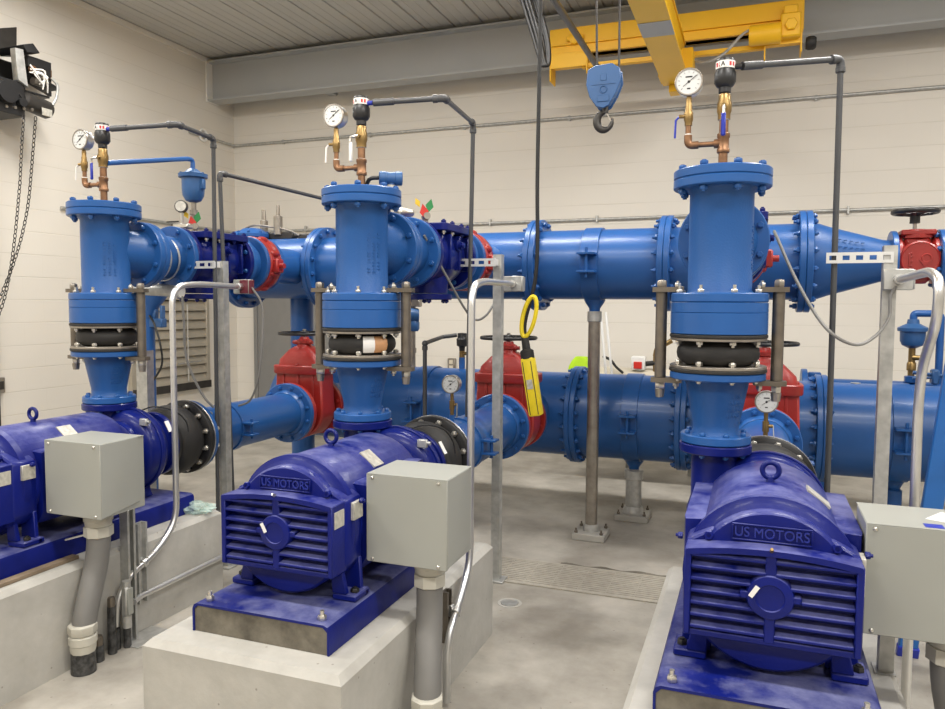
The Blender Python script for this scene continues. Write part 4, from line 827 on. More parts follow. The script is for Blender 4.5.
# supports for the upper header
def support(name, label, X, Y, zt, r, collar_r, rp, wb, zc, base_h=.045):
    T = Thing(name, label, 'pipe support', (X, Y, 0), 'pipe supports')
    bm = BM(); ringlathe(bm, (X-.055, Y, zc), XD, collar_r, collar_r+.011, 0, .11, 64, .002); cl = T.p('pipe_collar', bm, 'pipe')
    for s in (-1, 1):
        for q in (-1, 1):
            bm = BM(); box(bm, X-.055, X+.055, Y+s*(collar_r+.045)-.045, Y+s*(collar_r+.045)+.045, zc+q*.055-.007, zc+q*.055+.007, .002); T.p('collar_ear', bm, 'pipe', cl)
        bm = BM(); cyl(bm, (X, Y+s*(collar_r+.06), zc-.09), (X, Y+s*(collar_r+.06), zc+.09), .0095, seg=10); T.p('collar_bolt', bm, 'pipe', cl)
    bm = BM(); lathe(bm, (X, Y, zc-collar_r-.012), (0, 0, -1), [(.07, -.01), (.06, .01), (.036, .045), (.032, .09)], 24); T.p('saddle', bm, 'pipe')
    z1 = zc-collar_r-.075
    bm = BM(); lathe(bm, (X, Y, z1+.02), (0, 0, -1), [(r*.55, -.02), (r*.62, 0), (r*.62, .02), (r*1.18, .022), (r*1.18, .085), (r, .09)], 28); T.p('top_cap', bm, 'galv')
    bm = BM(); cyl(bm, (X, Y, base_h+.03), (X, Y, z1-.06), r, seg=28); T.p('steel_column', bm, 'steel' if r < .05 else 'galv')
    bm = BM(); lathe(bm, (X, Y, base_h), ZD, [(r*1.35, 0), (r*1.3, .02), (r*1.15, .045)], 28); T.p('socket', bm, 'galv')
    bm = BM(); box(bm, X-wb, X+wb, Y-wb, Y+wb, .0005, base_h, .004); bp = T.p('base_block', bm, 'pad', label='grey concrete block')
    for sx in (-1, 1):
        for sy in (-1, 1): hexbolt(T, 'anchor_nut', (X+sx*wb*.78, Y+sy*wb*.78, base_h), ZD, .012, .014, 'darksteel', bp, 1.4)
support('pipe_support', 'tall steel column on a square block, holding the upper header', -.966, 4.82, 1.42, .039, RH+.0005, .03, .105, ZH)
# small fittings on top of the upper header at left: control valve pilots
T = Thing('pilot_valve', 'cluster of small grey pilot valves on top of the upper header at left', 'pilot valve', (-3.45, 4.9, 2.0))
bm = BM()
for x, y, z0, z1, r in ((-3.395, 4.86, 2.04, 2.175, .034), (-3.545, 4.9, 2.06, 2.15, .026), (-3.60, 4.95, 2.05, 2.16, .02)): lathe(bm, (x, y, z0), ZD, [(r, 0), (r, z1-z0), (r*.4, z1-z0+.01)], 16); lathe(bm, (x, y, z1), ZD, [(r*.42, 0), (r*.42, .05), (r*.35, .085)], 12)
T.p('spring_housings', bm, 'steel')
bm = BM(); box(bm, -3.62, -3.27, 4.86, 4.93, 2.004, 2.06, .008); box(bm, -3.22, -3.13, 4.86, 4.92, 2.0, 2.04, .006); cyl(bm, (-3.3, 4.89, 2.03), (-3.1, 4.89, 2.03), .016, seg=10); T.p('manifold', bm, 'ridge')
bm = BM(); tube(bm, spline([(-3.75, 4.85, 2.06), (-3.6, 4.82, 2.11), (-3.45, 4.84, 2.10), (-3.3, 4.85, 2.07), (-3.2, 4.85, 2.03)], 6), .008, 8); T.p('tubing', bm, 'steel')
T = Thing('bolted_dome', 'bolted blue dome on top of the upper header at far left', 'dome', (-3.60, YH, 2.0))
bm = BM(); lathe(bm, (-3.60, YH, 1.985), ZD, [(.09, 0), (.09, .03), (.125, .032), (.13, .036), (.13, .06), (.12, .066), (.07, .10), (0, .11)], 36); T.p('dome', bm, 'pipe'); bolts(T, (-3.60, YH, 2.034), ZD, .112, 8, .03, .014, 'pipe', tail=.3)
T = Thing('bypass_pipe', 'vertical blue pipe between the headers beside the left red gate valve', 'pipe', (-3.2, 5.02, .02))
bm = BM(); cyl(bm, (-3.27, 4.98, .012), (-3.27, 4.98, 1.60), .088, seg=36); T.p('barrel', bm, 'pipe'); bm = BM(); disc(bm, (-3.27, 4.98, .001), ZD, .14, 0, .03); T.p('foot_flange', bm, 'pipe')

# ------------------------------------------------------------------ lower (suction) header, y = 5.37
YL, ZL, RL = 5.37, .728, .30
def lrun(label, xa, xb, lf, rf, br=None, lid=False):
    T = Thing('header_pipe', label, 'pipe', ((xa+xb)/2, YL, ZL), 'lower header runs')
    bm = BM(); cyl(bm, (xa+.01, YL, ZL), (xb-.01, YL, ZL), RL, seg=72); T.p('barrel', bm, 'pipe')
    if lf: hflange(T, 'left_flange', xa, YL, ZL, .348)
    if rf: hflange(T, 'right_flange', xb-.035, YL, ZL, .348); bolts(T, (xb+.0005, YL, ZL), XD, .322, 20, .072, .017, 'pipe', tail=1.0)
    if br is not None:
        bm = BM(); lathe(bm, (br, 4.7795, ZS), (0, 1, 0), [(.14, .03), (.14, .38)], 40); T.p('branch', bm, 'pipe'); bm = BM(); disc(bm, (br, 4.7795, ZS), (0, 1, 0), .203, 0, .034, 56); T.p('branch_flange', bm, 'pipe')
    return T
T = lrun('lower blue header run at left, between the first two red gate valves', -3.6, -1.18, False, True, AX[1])
bm = BM(); lathe(bm, (AX[0], 4.7795, ZS), (0, 1, 0), [(.14, .03), (.14, .38)], 40); T.p('branch', bm, 'pipe'); bm = BM(); disc(bm, (AX[0], 4.7795, ZS), (0, 1, 0), .203, 0, .034, 56); T.p('branch_flange', bm, 'pipe')
bm = BM(); lathe(bm, (-3.59, YL, ZL), (-1, 0, 0), [(RL, 0), (RL*.93, .07), (RL*.7, .13), (RL*.35, .16), (0, .165)], 64); T.p('end_cap', bm, 'pipe')
lrun('lower blue header run right of the yellow pendant, above the short pedestal', -1.1785, -.44, True, True)
lrun('lower blue header run behind the right-hand reducer', -.4385, .415, True, True, AX[2])
T = lrun('lower blue header run leaving the frame at right', .4165, 2.9, True, False)
bm = BM(); lathe(bm, (.62, YL, ZL+RL-.004), ZD, [(.03, 0), (.03, .008), (.0, .009)], 20); T.p('plug', bm, 'silver', label='bright round plug')
support('pipe_support', 'short grey pedestal with square block under the lower header', -.775, 5.37, .4, .056, RL+.0005, .03, .115, ZL)
T = Thing('pipe_collar', 'blue clamp band with ears round the lower header behind the right-hand post', 'pipe clamp', (.86, YL, ZL), 'header clamps')
def collar(T, X):
    bm = BM(); ringlathe(bm, (X-.06, YL, ZL), XD, RL+.0005, RL+.012, 0, .12, 64, .002); T.p('band', bm, 'pipe')
    for s in (-1, 1):
        for q in (-1, 1): bm = BM(); box(bm, X-.06, X+.06, YL+s*(RL+.05)-.045, YL+s*(RL+.05)+.045, ZL+q*.07-.007, ZL+q*.07+.007, .002); T.p('ear', bm, 'pipe')
        bm = BM(); cyl(bm, (X, YL+s*(RL+.06), ZL-.11), (X, YL+s*(RL+.06), ZL+.11), .0095, seg=10); T.p('clamp_bolt', bm, 'pipe')
    bm = BM(); lathe(bm, (X, YL, ZL-RL-.01), (0, 0, -1), [(.07, -.01), (.05, .02), (.036, .05), (.05, .06), (.05, ZL-RL-.012)], 24); T.p('pedestal', bm, 'pipe')
collar(T, .86)
T = Thing('pipe_collar', 'blue clamp band with ears round the lower header left of the middle gauge', 'pipe clamp', (-2.33, YL, ZL), 'header clamps'); collar(T, -2.36)
# second pipe behind the lower header on the right, its air valve and small lines
T = Thing('rear_pipe', 'darker blue pipe running along behind the lower header at right', 'pipe', (1.6, 5.95, .9))
bm = BM(); cyl(bm, (.36, 5.98, .865), (2.9, 5.98, .865), .135, seg=48); T.p('barrel', bm, 'pipe'); bm = BM(); disc(bm, (.33, 5.98, .865), XD, .20, 0, .04, 48); T.p('flange', bm, 'pipe')
for x in (.5, 2.2):
    bm = BM(); cyl(bm, (x, 5.98, .001), (x, 5.98, .74), .05, seg=24); T.p('leg', bm, 'pipe')
bm = BM(); hexhead(bm, (.42, 5.98, .998), ZD, .05, 0, .045); T.p('hex_plug', bm, 'pipe')
T = Thing('air_valve', 'small blue air valve on a brass stem at right, behind the post', 'air valve', (.98, 5.95, 1.0))
x, y = 1.03, 5.95
bm = BM(); lathe(bm, (x, y, 1.235), ZD, [(.025, 0), (.065, .02), (.078, .05), (.08, .115), (.095, .117), (.097, .14), (.07, .155), (.04, .17), (.035, .20)], 28); T.p('bowl', bm, 'hookblue')
bm = BM(); cyl(bm, (x, y, 1.04), (x, y, 1.24), .022, seg=14); lathe(bm, (x, y, 1.08), ZD, [(.03, 0), (.03, .05), (.022, .06)], 12); cyl(bm, (x, y-.02, 1.17), (x+.05, y-.03, 1.17), .018, seg=10); T.p('brass_stem', bm, 'brass')
bm = BM(); lathe(bm, (x, y, .998), ZD, [(.045, 0), (.045, .04), (.03, .045)], 6); T.p('hex_bushing', bm, 'pipe')
bm = BM(); tube(bm, [(x, y, 1.43), (x, y, 1.475), (x+.165, y, 1.475), (x+.165, y, .985)], .024, 14, .04); T.p('vent_line', bm, 'pipe')
T = Thing('blue_cock', 'small blue valve block with a bar handle on the rear pipe at far right', 'valve', (1.12, 5.85, 1.0))
bm = BM(); box(bm, 1.13, 1.175, 5.80, 5.89, .999, 1.10, .01); cyl(bm, (1.02, 5.83, 1.075), (1.22, 5.83, 1.055), .013, seg=10); cyl(bm, (1.02, 5.83, 1.035), (1.14, 5.83, 1.045), .01, seg=10); T.p('valve_body', bm, 'hookblue')
# black valve with elbow line on the lower header behind the middle gauge
T = Thing('air_release_valve', 'small black valve on a blue nipple, on the lower header above the middle gauge', 'air valve', (-2.096, YL, 1.034), 'black air valves')
x, y = -2.096, YL
bm = BM(); cyl(bm, (x, y, 1.030), (x, y, 1.115), .024, seg=14); T.p('blue_nipple', bm, 'pipe2')
bm = BM(); cyl(bm, (x, y, 1.115), (x, y, 1.165), .022, seg=14); cyl(bm, (x, y, 1.14), (x+.06, y-.01, 1.15), .014, seg=10); T.p('brass_cock', bm, 'brass')
bm = BM(); lathe(bm, (x, y, 1.165), ZD, [(.022, 0), (.024, .03), (.042, .04), (.044, .09), (.036, .10), (.036, .135), (0, .14)], 14); T.p('valve_shell', bm, 'plasticblack')
T = Thing('drain_pipe', 'thin dark pipe bent over the lower header left of the middle gauge', 'pipe', (-2.32, 5.0, 0), 'grey drain pipes')
bm = BM(); tube(bm, [(-2.14, YL, 1.285), (-2.24, YL-.05, 1.27), (-2.22, 4.95, 1.24), (-2.22, 4.95, .01)], .0155, 12, .02); T.p('tubing', bm, 'pvc')
bm = BM(); ringlathe(bm, (-2.22, 4.95, 1.19), ZD, .0155, .021, 0, .03, 14, .002); sphere(bm, (-2.22, 4.952, 1.238), .023); T.p('elbow', bm, 'pvc')
# transmitter tower behind the middle riser
T = Thing('pressure_transmitter', 'small blue instrument on a thin stem behind the middle riser, on the lower header', 'instrument', (-2.49, YL, 1.03))
x, y = -2.50, YL-.02
bm = BM(); cyl(bm, (x, y, 1.03), (x, y, 1.31), .019, seg=12); cyl(bm, (x, y, 1.14), (x, y, 1.18), .026, seg=10); T.p('stem', bm, 'steel')
bm = BM(); lathe(bm, (x, y, 1.31), ZD, [(.04, 0), (.05, .02), (.05, .07), (.035, .09)], 16); lathe(bm, (x-.06, y-.04, 1.435), (.8, .45, 0), [(.052, 0), (.056, .01), (.056, .10), (.05, .115)], 20); T.p('housing', bm, 'hookblue')
bm = BM(); box(bm, x-.055, x+.065, y-.03, y+.03, 1.50, 1.56, .006); cyl(bm, (x, y, 1.49), (x, y, 1.50), .02, seg=12); T.p('top_block', bm, 'steel')
# transmitter on the middle lid
T = Thing('pressure_transmitter', 'small blue transmitter with black cable on the middle lid', 'instrument', (-1.525, 3.03, 2.005))
x, y = -1.518, 3.02
bm = BM(); cyl(bm, (x, y, 2.021), (x, y, 2.045), .021, seg=16); T.p('collar', bm, 'bolt')
bm = BM(); lathe(bm, (x-.045, y-.028, 2.075), (.85, .5, .0), [(.026, 0), (.030, .004), (.030, .03), (.028, .032), (.028, .07), (.031, .072), (.031, .098), (.027, .102)], 24); cyl(bm, (x, y, 2.045), (x, y, 2.07), .018, seg=14); T.p('housing', bm, 'hookblue')
bm = BM(); tube(bm, spline([(x-.045, y-.028, 2.076), (x-.085, y-.04, 2.07), (x-.108, y-.03, 2.035), (x-.112, y-.02, 2.022)], 6), .009, 10); T.p('cable', bm, 'blackcable')

# items above the leftmost check valve
R0 = RX[0]
T = Thing('air_valve', 'small blue bowl-shaped air valve hanging at the end of the thin blue pipe at left', 'air valve', (-3.18, 3.7, 2.0))
x, y = -3.185, 3.70
bm = BM(); lathe(bm, (x, y, 2.125), ZD, [(.02, 0), (.045, .01), (.062, .04), (.066, .08), (.066, .145), (.084, .147), (.086, .168), (.05, .178), (.03, .195), (.022, .2)], 28); box(bm, x+.04, x+.085, y-.015, y+.015, 2.20, 2.26, .006); T.p('bowl', bm, 'hookblue')
bm = BM(); cyl(bm, (x, y, 1.9345), (x, y, 2.13), .016, seg=12); ringlathe(bm, (x, y, 2.05), ZD, .0155, .024, 0, .03, 12, .002); T.p('stem', bm, 'steel')
for k in range(6): a = PI*k/3; hexbolt(T, 'lid_bolt', (x+.072*math.cos(a), y+.072*math.sin(a), 2.293), ZD, .008, .008, 'hookblue', stud=0)
bm = BM(); tube(bm, [(R0+.017, YR+.012, 2.228), (-3.19, 3.66, 2.378), (x, y, 2.378), (x, y, 2.318)], .0135, 12, .03)
solo('thin_blue_pipe', 'thin blue pipe running from the leftmost brass riser to the small air valve', 'pipe', bm, 'pipe2', (-3.15, 3.4, 2.33))
T = Thing('pressure_gauge', 'small dark-rimmed gauge tilted on the leftmost dark blue valve', 'gauge', (-3.14, 3.52, 1.934), 'pressure gauges')
x, y = -3.12, 3.52
bm = BM(); lathe(bm, (x, y, 2.078), (.45, -1, .1), [(.030, -.02), (.036, -.018), (.036, .006), (.032, .008)], 28); T.p('case', bm, 'ridge')
bm = BM(); e = V((.45, -1, .1)).normalized(); lathe(bm, V((x, y, 2.078))+e*.0085, e, [(.030, 0), (.030, .001)], 28); T.p('dial', bm, 'label', label='grey dial')
bm = BM(); cyl(bm, (x, y+.01, 1.97), (x, y+.005, 2.045), .009, seg=10); box(bm, x-.05, x+.06, y-.02, y+.03, 1.95, 1.98, .006); cyl(bm, (x, y, 1.9345), (x, y, 1.96), .014, seg=12); T.p('needle_valve', bm, 'bolt')
bm = BM(); cyl(bm, (x-.07, y, 1.975), (x-.03, y, 1.975), .006, seg=8); bar(bm, (x-.105, y, 1.992), (x-.02, y, 1.992), .008, .008); T.p('tee_handle', bm, 'ridge')
def tags(label, x, y, z, loc):
    T = Thing('tag_cluster', label, 'tags', loc, 'coloured valve tags')
    bm = BM(); cyl(bm, (x, y, z), (x, y, z+.05), .012, seg=10); lathe(bm, (x, y, z+.035), (.6, -.8, 0), [(.018, -.03), (.02, 0), (.018, .03)], 14); T.p('bracket', bm, 'steel')
    n = V((.5, -.86, 0)).normalized(); q = V((-n.y, n.x, 0))
    for nm, off, up, rot, mt_, sz in (('red_tag', -.012, .055, 12, 'redtag', .055), ('green_tag', .016, .085, -14, 'green', .05), ('yellow_tag', -.045, .10, 25, 'yellowtag', .034)):
        c = V((x, y, z+up))+q*off+n*(.02 if nm != 'green_tag' else .015); a = math.radians(rot); u_ = q*math.cos(a)+V((0, 0, 1))*math.sin(a); w_ = V((0, 0, 1))*math.cos(a)-q*math.sin(a)
        bm = BM(); pts = [c-w_*sz*.75, c+u_*sz*.42, c+w_*sz*.75, c-u_*sz*.42]; loft(bm, [[p for p in pts], [p+n*.003 for p in pts]]); T.p(nm, bm, mt_, smooth=False, label=nm.split('_')[0]+' plastic tag')
tags('red, green and yellow tags on the leftmost dark blue valve, under the small air valve', -3.09, 3.60, 1.934, (-3.09, 3.6, 1.934))
tags('red, green and yellow tags on the middle dark blue valve, right of the middle lid', RX[1]+.05, 3.54, 1.934, (RX[1]+.05, 3.54, 1.934))
T = Thing('limit_switch', 'small silver switch body beside the coloured tags of the middle dark valve', 'switch', (RX[1], 3.56, 1.934))
x, y = RX[1]-.075, 3.56
bm = BM(); cyl(bm, (x, y, 1.9345), (x, y, 1.985), .009, seg=10); lathe(bm, (x-.03, y-.03, 1.995), (.7, .7, 0), [(.016, 0), (.024, .01), (.024, .07), (.014, .085)], 16); T.p('switch_body', bm, 'bolt')
bm = BM(); tube(bm, spline([(x-.03, y-.03, 1.995), (x-.09, y-.10, 1.97), (x-.03, y-.12, 1.93)], 6), .005, 8); T.p('lead', bm, 'cable')
# grey cylinder slung under the leftmost spool by two steel bands
T = Thing('strapped_cylinder', 'grey metal cylinder slung under the leftmost spool by two steel bands', 'cylinder', (-3.05, 3.42, 1.60))
cy0, cy1 = V((-3.55, 3.345, 1.612)), V((-3.06, 3.43, 1.588))
bm = BM(); cyl(bm, cy0, cy1, .034, seg=24); T.p('tube_body', bm, 'galv')
bm = BM(); e = (cy1-cy0).normalized(); cyl(bm, cy1+e*.0005, cy1+e*.012, .036, seg=24); T.p('white_end', bm, 'white', label='white round end cap')
for yy in (3.28, 3.345):
    bm = BM(); ringlathe(bm, (R0, yy, ZH-.012), (0, 1, .04), .1215, .1255, 0, .012, 56, .001); T.p('steel_band', bm, 'emt')
bm = BM(); tube(bm, spline([(-3.05, 3.435, 1.56), (-3.045, 3.44, 1.40), (-3.04, 3.45, 1.20), (-2.98, 3.50, 1.0), (-2.93, 3.54, .915)], 6), .007, 8); T.p('cable', bm, 'cable')
# second grey plastic pipe: beside the left post, then towards the header
T = Thing('drain_pipe', 'dark grey plastic pipe running back from beside the left post to the header', 'pipe', (-2.78, 3.55, 0), 'grey drain pipes')
pp = [(-2.832, 3.555, .95), (-2.822, 3.555, 2.258), (-2.60, 4.82, 2.19), (-2.60, 4.82, 2.003)]
pp = [(-2.81, 3.56, .02), (-2.872, 3.555, 2.26), (-2.60, 4.82, 2.19), (-2.60, 4.82, 2.003)]
bm = BM(); tube(bm, pp, .0115, 14, .012); T.p('tubing', bm, 'pvc')
for i in (1, 2):
    c = V(pp[i]); da = (V(pp[i-1])-c).normalized(); db = (V(pp[i+1])-c).normalized(); bm = BM(); tube(bm, [c+da*.045, c, c+db*.045], .0158, 14, .025); ringlathe(bm, c+da*.028, da, .0115, .0178, 0, .02, 16, .002); ringlathe(bm, c+db*.028, db, .0115, .0178, 0, .02, 16, .002); T.p('elbow', bm, 'pvc')
# blue stanchion at far left
T = Thing('pipe_stanchion', 'slim blue column with a forked arm behind the leftmost riser, before the louvre', 'pipe support', (-4.41, 4.6, 0))
bm = BM(); cyl(bm, (-4.41, 4.6, .012), (-4.41, 4.6, 1.52), .042, seg=24); lathe(bm, (-4.41, 4.6, 1.40), (.25, 0, 1), [(.042, 0), (.06, .10), (.11, .2), (.12, .24)], 24); T.p('column', bm, 'pipe')
bm = BM(); box(bm, -4.41, -4.26, 4.57, 4.63, 1.33, 1.40, .006); box(bm, -4.36, -4.33, 4.58, 4.62, 1.40, 1.47, .004); box(bm, -4.29, -4.265, 4.58, 4.62, 1.40, 1.50, .004); T.p('forked_arm', bm, 'hookblue')
bm = BM(); disc(bm, (-4.41, 4.6, .0005), ZD, .09, 0, .014); T.p('foot_plate', bm, 'pipe')
bm = BM(); tube(bm, spline([(-4.37, 4.565, 1.42), (-4.28, 4.52, 1.35), (-4.21, 4.50, 1.2), (-4.22, 4.52, 1.05), (-4.32, 4.54, .93), (-4.38, 4.555, .88)], 6), .008, 8); T.p('black_cable', bm, 'blackcable')
T = Thing('strut_post', 'grey channel post behind the lowest part of the leftmost riser', 'post', (-3.62, 3.72, 0), 'galvanised strut posts')
bm = BM(); prism(bm, [(-3.66, 3.70), (-3.575, 3.70), (-3.575, 3.76), (-3.58, 3.76), (-3.58, 3.705), (-3.655, 3.705), (-3.655, 3.76), (-3.66, 3.76)], 'z', .011, 1.22); T.p('channel', bm, 'galv', smooth=False)
bm = BM(); box(bm, -3.68, -3.555, 3.68, 3.78, .0005, .011, .002); T.p('foot_plate', bm, 'galv')

# ------------------------------------------------------------------ wall fittings
T = Thing('wall_louver', 'metal louvre panel low on the left wall near the back corner', 'louver', (XL, 6.7, .5))
y0, y1, z0, z1 = 5.95, 7.13, .54, 1.60
bm = BM()
for a in ((y0, y0+.05, z0, z1), (y1-.05, y1, z0, z1), (y0+.05, y1-.05, z0, z0+.06), (y0+.05, y1-.05, z1-.05, z1)): box(bm, XL+.001, XL+.06, a[0], a[1], a[2], a[3], .003)
T.p('frame', bm, 'louver')
bm = BM(); box(bm, XL+.061, XL+.075, y0, y1, z0+.002, z0+.085, .002); T.p('dark_sill', bm, 'ridge', label='dark sill')
for k in range(9):
    z = z0+.075+k*.102; bm = BM(); prism(bm, [(XL+.012, z+.096), (XL+.05, z), (XL+.055, z+.004), (XL+.055, z+.012), (XL+.016, z+.106)], 'y', y0+.05, y1-.05); T.p('blade', bm, 'louver')
bm = BM(); box(bm, XL+.0015, XL+.004, y0+.04, y1-.04, z0+.05, z1-.04); T.p('back_screen', bm, 'ridge')
bm = BM(); cyl(bm, (XL+.075, 6.75, z0+.1), (XL+.075, 6.75, z1-.1), .008, seg=8); cyl(bm, (XL+.08, 6.4, z0+.30), (XL+.08, 6.95, z0+.32), .007, seg=8); T.p('linkage_rod', bm, 'emt')
T = Thing('electrical_conduit', 'thin grey conduit running the whole back wall high up, under the beam', 'conduit', (-2, YB, 3.42), 'wall conduits')
bm = BM(); tube(bm, [(XL+.02, 6.9, 3.43), (XL+.02, YB-.02, 3.425), (XR-.02, YB-.02, 3.43)], .0155, 10, .1); T.p('conduit_tube', bm, 'galv')
for k in range(8): x = -5.3+k*1.15; bm = BM(); ringlathe(bm, (x, YB-.02, 3.4255), XD, .0155, .02, 0, .05, 12, .001); box(bm, x+.01, x+.03, YB-.03, YB-.0005, 3.40, 3.45, .002); T.p('strap', bm, 'galv')
bm = BM(); torus(bm, (XL+.02, 7.13, 3.44), XD, .062, .014, 28, 8); T.p('ring_collar', bm, 'white', label='white ring')
T = Thing('electrical_conduit', 'thin grey conduit running along the walls just above the upper header', 'conduit', (-2, YB, 2.39), 'wall conduits')
bm = BM(); tube(bm, [(XL+.02, 5.2, 2.385), (XL+.02, YB-.02, 2.38), (XR-.02, YB-.02, 2.405)], .0155, 10, .1); T.p('conduit_tube', bm, 'galv')
for k in range(8): x = -5.0+k*1.15; bm = BM(); box(bm, x+.01, x+.03, YB-.04, YB-.0005, 2.36, 2.43, .002); T.p('strap', bm, 'galv')
def plate_out(label, bmf, mat, loc, cat='outlet'):
    T = Thing('wall_outlet', label, cat, loc, 'wall outlets'); bmf(T)
def f1(T):
    bm = BM(); box(bm, -3.16, -3.075, YB-.045, YB-.0005, .785, .925, .004); T.p('box', bm, 'steel')
    for z in (.825, .885): bm = BM(); box(bm, -3.14, -3.095, YB-.05, YB-.045, z-.022, z+.022, .002); T.p('receptacle', bm, 'tank')
plate_out('small grey outlet box on the back wall above the lower header', f1, 'steel', (-3.12, YB, .85))
def f2(T):
    bm = BM(); box(bm, XL+.0005, XL+.04, 4.50, 4.575, .75, .88, .004); T.p('box', bm, 'steel'); bm = BM(); box(bm, XL+.04, XL+.045, 4.515, 4.56, .78, .85, .002); T.p('receptacle', bm, 'ridge')
plate_out('small outlet box on the left wall at the left edge of the frame', f2, 'steel', (XL, 4.54, .8))
bm = BM(); box(bm, XL+.0005, XL+.035, 4.49, 4.53, .001, 2.95, .003)
solo('door_track', 'narrow dark vertical track on the left wall under the chain operator', 'track', bm, 'ridge', (XL, 4.51, 1.5)).location = (XL, 4.51, 1.5)

# ------------------------------------------------------------------ crane
T = Thing('runway_beam', 'long grey steel beam high along the back wall', 'beam', (0, 7.3, 3.84))
bm = BM(); z0, z1 = 3.842, 4.292; yc = 7.30; poly = [(yc-.10, z0), (yc+.10, z0), (yc+.10, z0+.018), (yc+.007, z0+.022), (yc+.007, z1-.022), (yc+.10, z1-.018), (yc+.10, z1), (yc-.10, z1), (yc-.10, z1-.018), (yc-.007, z1-.022), (yc-.007, z0+.022), (yc-.10, z0+.018)]
A_ = [bm.verts.new((XL+.03, *p)) for p in poly]; B_ = [bm.verts.new((XR-.03, *p)) for p in poly]
for k in range(12): bm.faces.new((A_[k], A_[(k+1) % 12], B_[(k+1) % 12], B_[k]))
for c in (A_, B_):
    for q in ((0, 1, 2, 3, 10, 11), (3, 4, 9, 10), (4, 5, 6, 7, 8, 9)): bm.faces.new([c[i] for i in q])
T.p('i_section', bm, 'beam', smooth=False)
bm = BM(); box(bm, XL+.005, XL+.028, yc-.105, yc+.105, 3.835, 4.30, .003); T.p('end_plate', bm, 'white', label='pale end plate')
for x in (-4.6, -1.5, 1.6):
    bm = BM(); box(bm, x-.05, x+.05, yc+.10, YB-.001, 3.90, 4.25, .004); T.p('wall_bracket', bm, 'beam')
T = Thing('end_truck', 'bright yellow end truck with bolted motor hanging on the runway beam', 'crane truck', (-.76, 7.0, 3.7))
xa, xb, ya, yb = -1.83, .31, 6.86, 6.96
bm = BM(); prism(bm, [(ya, 3.785), (ya, 4.03), (yb, 4.03), (yb, 3.785)], 'x', xa, xb, .006); box(bm, xa+.02, xb-.02, ya-.025, ya, 3.87, 3.882, .002); box(bm, xa+.25, xb-.2, ya-.03, yb, 3.785, 3.797, .002)
T.p('main_beam', bm, 'yellow')
bm = BM(); box(bm, xa+.30, xb-.30, ya, ya+.06, 3.66, 3.70, .003); T.p('lower_rail', bm, 'yellow')
for x0, x1 in ((xa+.01, xa+.36), (xb-.30, xb-.01)):
    bm = BM(); t = .012
    box(bm, x0, x0+t, ya-.03, yb+.05, 3.56, 3.80, .002); box(bm, x1-t, x1, ya-.03, yb+.05, 3.60, 3.80, .002); box(bm, x0+t, x1-t, ya-.028, ya-.016, 3.67, 3.80, .002); box(bm, x0+t, x1-t, ya-.016, yb+.04, 3.70, 3.712, .002)
    T.p('wheel_box', bm, 'yellow')
bm = BM(); box(bm, xa+.16, xa+.32, ya-.035, ya, 3.90, 3.95, .01); lathe(bm, (xa+.24, ya, 3.915), (0, -1, 0), [(.05, 0), (.05, .05), (.03, .06)], 8); T.p('axle_boss', bm, 'yellow')
bm = BM(); lathe(bm, (-.11, ya-.07, 3.75), XD, [(.075, 0), (.082, .02), (.082, .24), (.07, .25)], 28); box(bm, .13, .285, ya-.12, ya, 3.70, 3.89, .012); hexhead(bm, (.21, ya-.12, 3.79), (0, -1, 0), .05, 0, .03); box(bm, .15, .26, ya-.09, ya, 3.89, 3.96, .008); T.p('drive_motor', bm, 'yellow')
bm = BM(); lathe(bm, (.33, ya+.05, 3.68), XD, [(.045, 0), (.055, .02), (.055, .06), (.04, .08)], 18); T.p('bumper', bm, 'rubber')
bm = BM(); tube(bm, spline([(-.57, ya-.05, 3.62), (-.45, ya-.06, 3.58), (-.30, ya-.055, 3.64), (-.17, ya-.08, 3.76), (-.08, ya-.10, 3.80)], 6), .012, 8); T.p('motor_cable', bm, 'galv')
T = Thing('bridge_girder', 'yellow crane girder coming overhead from the end truck', 'crane girder', (-.69, 4, 3.42))
gx0, gx1, gz = -.80, -.58, 3.42
bm = BM(); ly, hy = -1.5, 6.83; poly = [(gx0, gz), (gx1, gz), (gx1, gz+.02), (-.63, gz+.024), (-.63, gz+.33), (gx1-.04, gz+.33), (gx1-.04, gz+.35), (gx0+.04, gz+.35), (gx0+.04, gz+.33), (-.75, gz+.33), (-.75, gz+.024), (gx0, gz+.02)]
prism(bm, poly, 'y', ly, hy); T.p('box_section', bm, 'yellow', smooth=False)
bm = BM(); box(bm, gx0-.02, gx1+.04, 6.62, 6.85, gz+.022, gz+.24, .004); box(bm, gx0+.05, gx1-.03, 6.80, 6.95, gz-.06, gz, .004); T.p('end_saddle', bm, 'yellow')
bm = BM(); box(bm, gx0, gx1, 5.28, 5.56, gz-.003, gz-.0005); T.p('bare_patch', bm, 'beam', label='grey unpainted patch')
T = Thing('festoon_rail', 'dark slanting tube of the cable rail beside the yellow girder', 'rail', (-1.18, 4.5, 3.35))
bm = BM(); tube(bm, [(-1.165, 1.0, 3.35), (-1.189, 5.95, 3.35)], .0225, 14); T.p('rail_tube', bm, 'pvc')
bm = BM(); sphere(bm, (-1.189, 5.95, 3.35), .03); T.p('end_cap', bm, 'ridge')
for y in (1.6, 4.2): bm = BM(); box(bm, -1.19, -.84, y-.02, y+.02, 3.372, 3.39, .002); box(bm, -.86, -.83, y-.02, y+.02, 3.372, 3.46, .002); T.p('hanger_arm', bm, 'yellow')
T = Thing('festoon_cable', 'thick dark cable bundle hanging in a loop before the grey beam', 'cable', (-1.6, 5.5, 3.5))
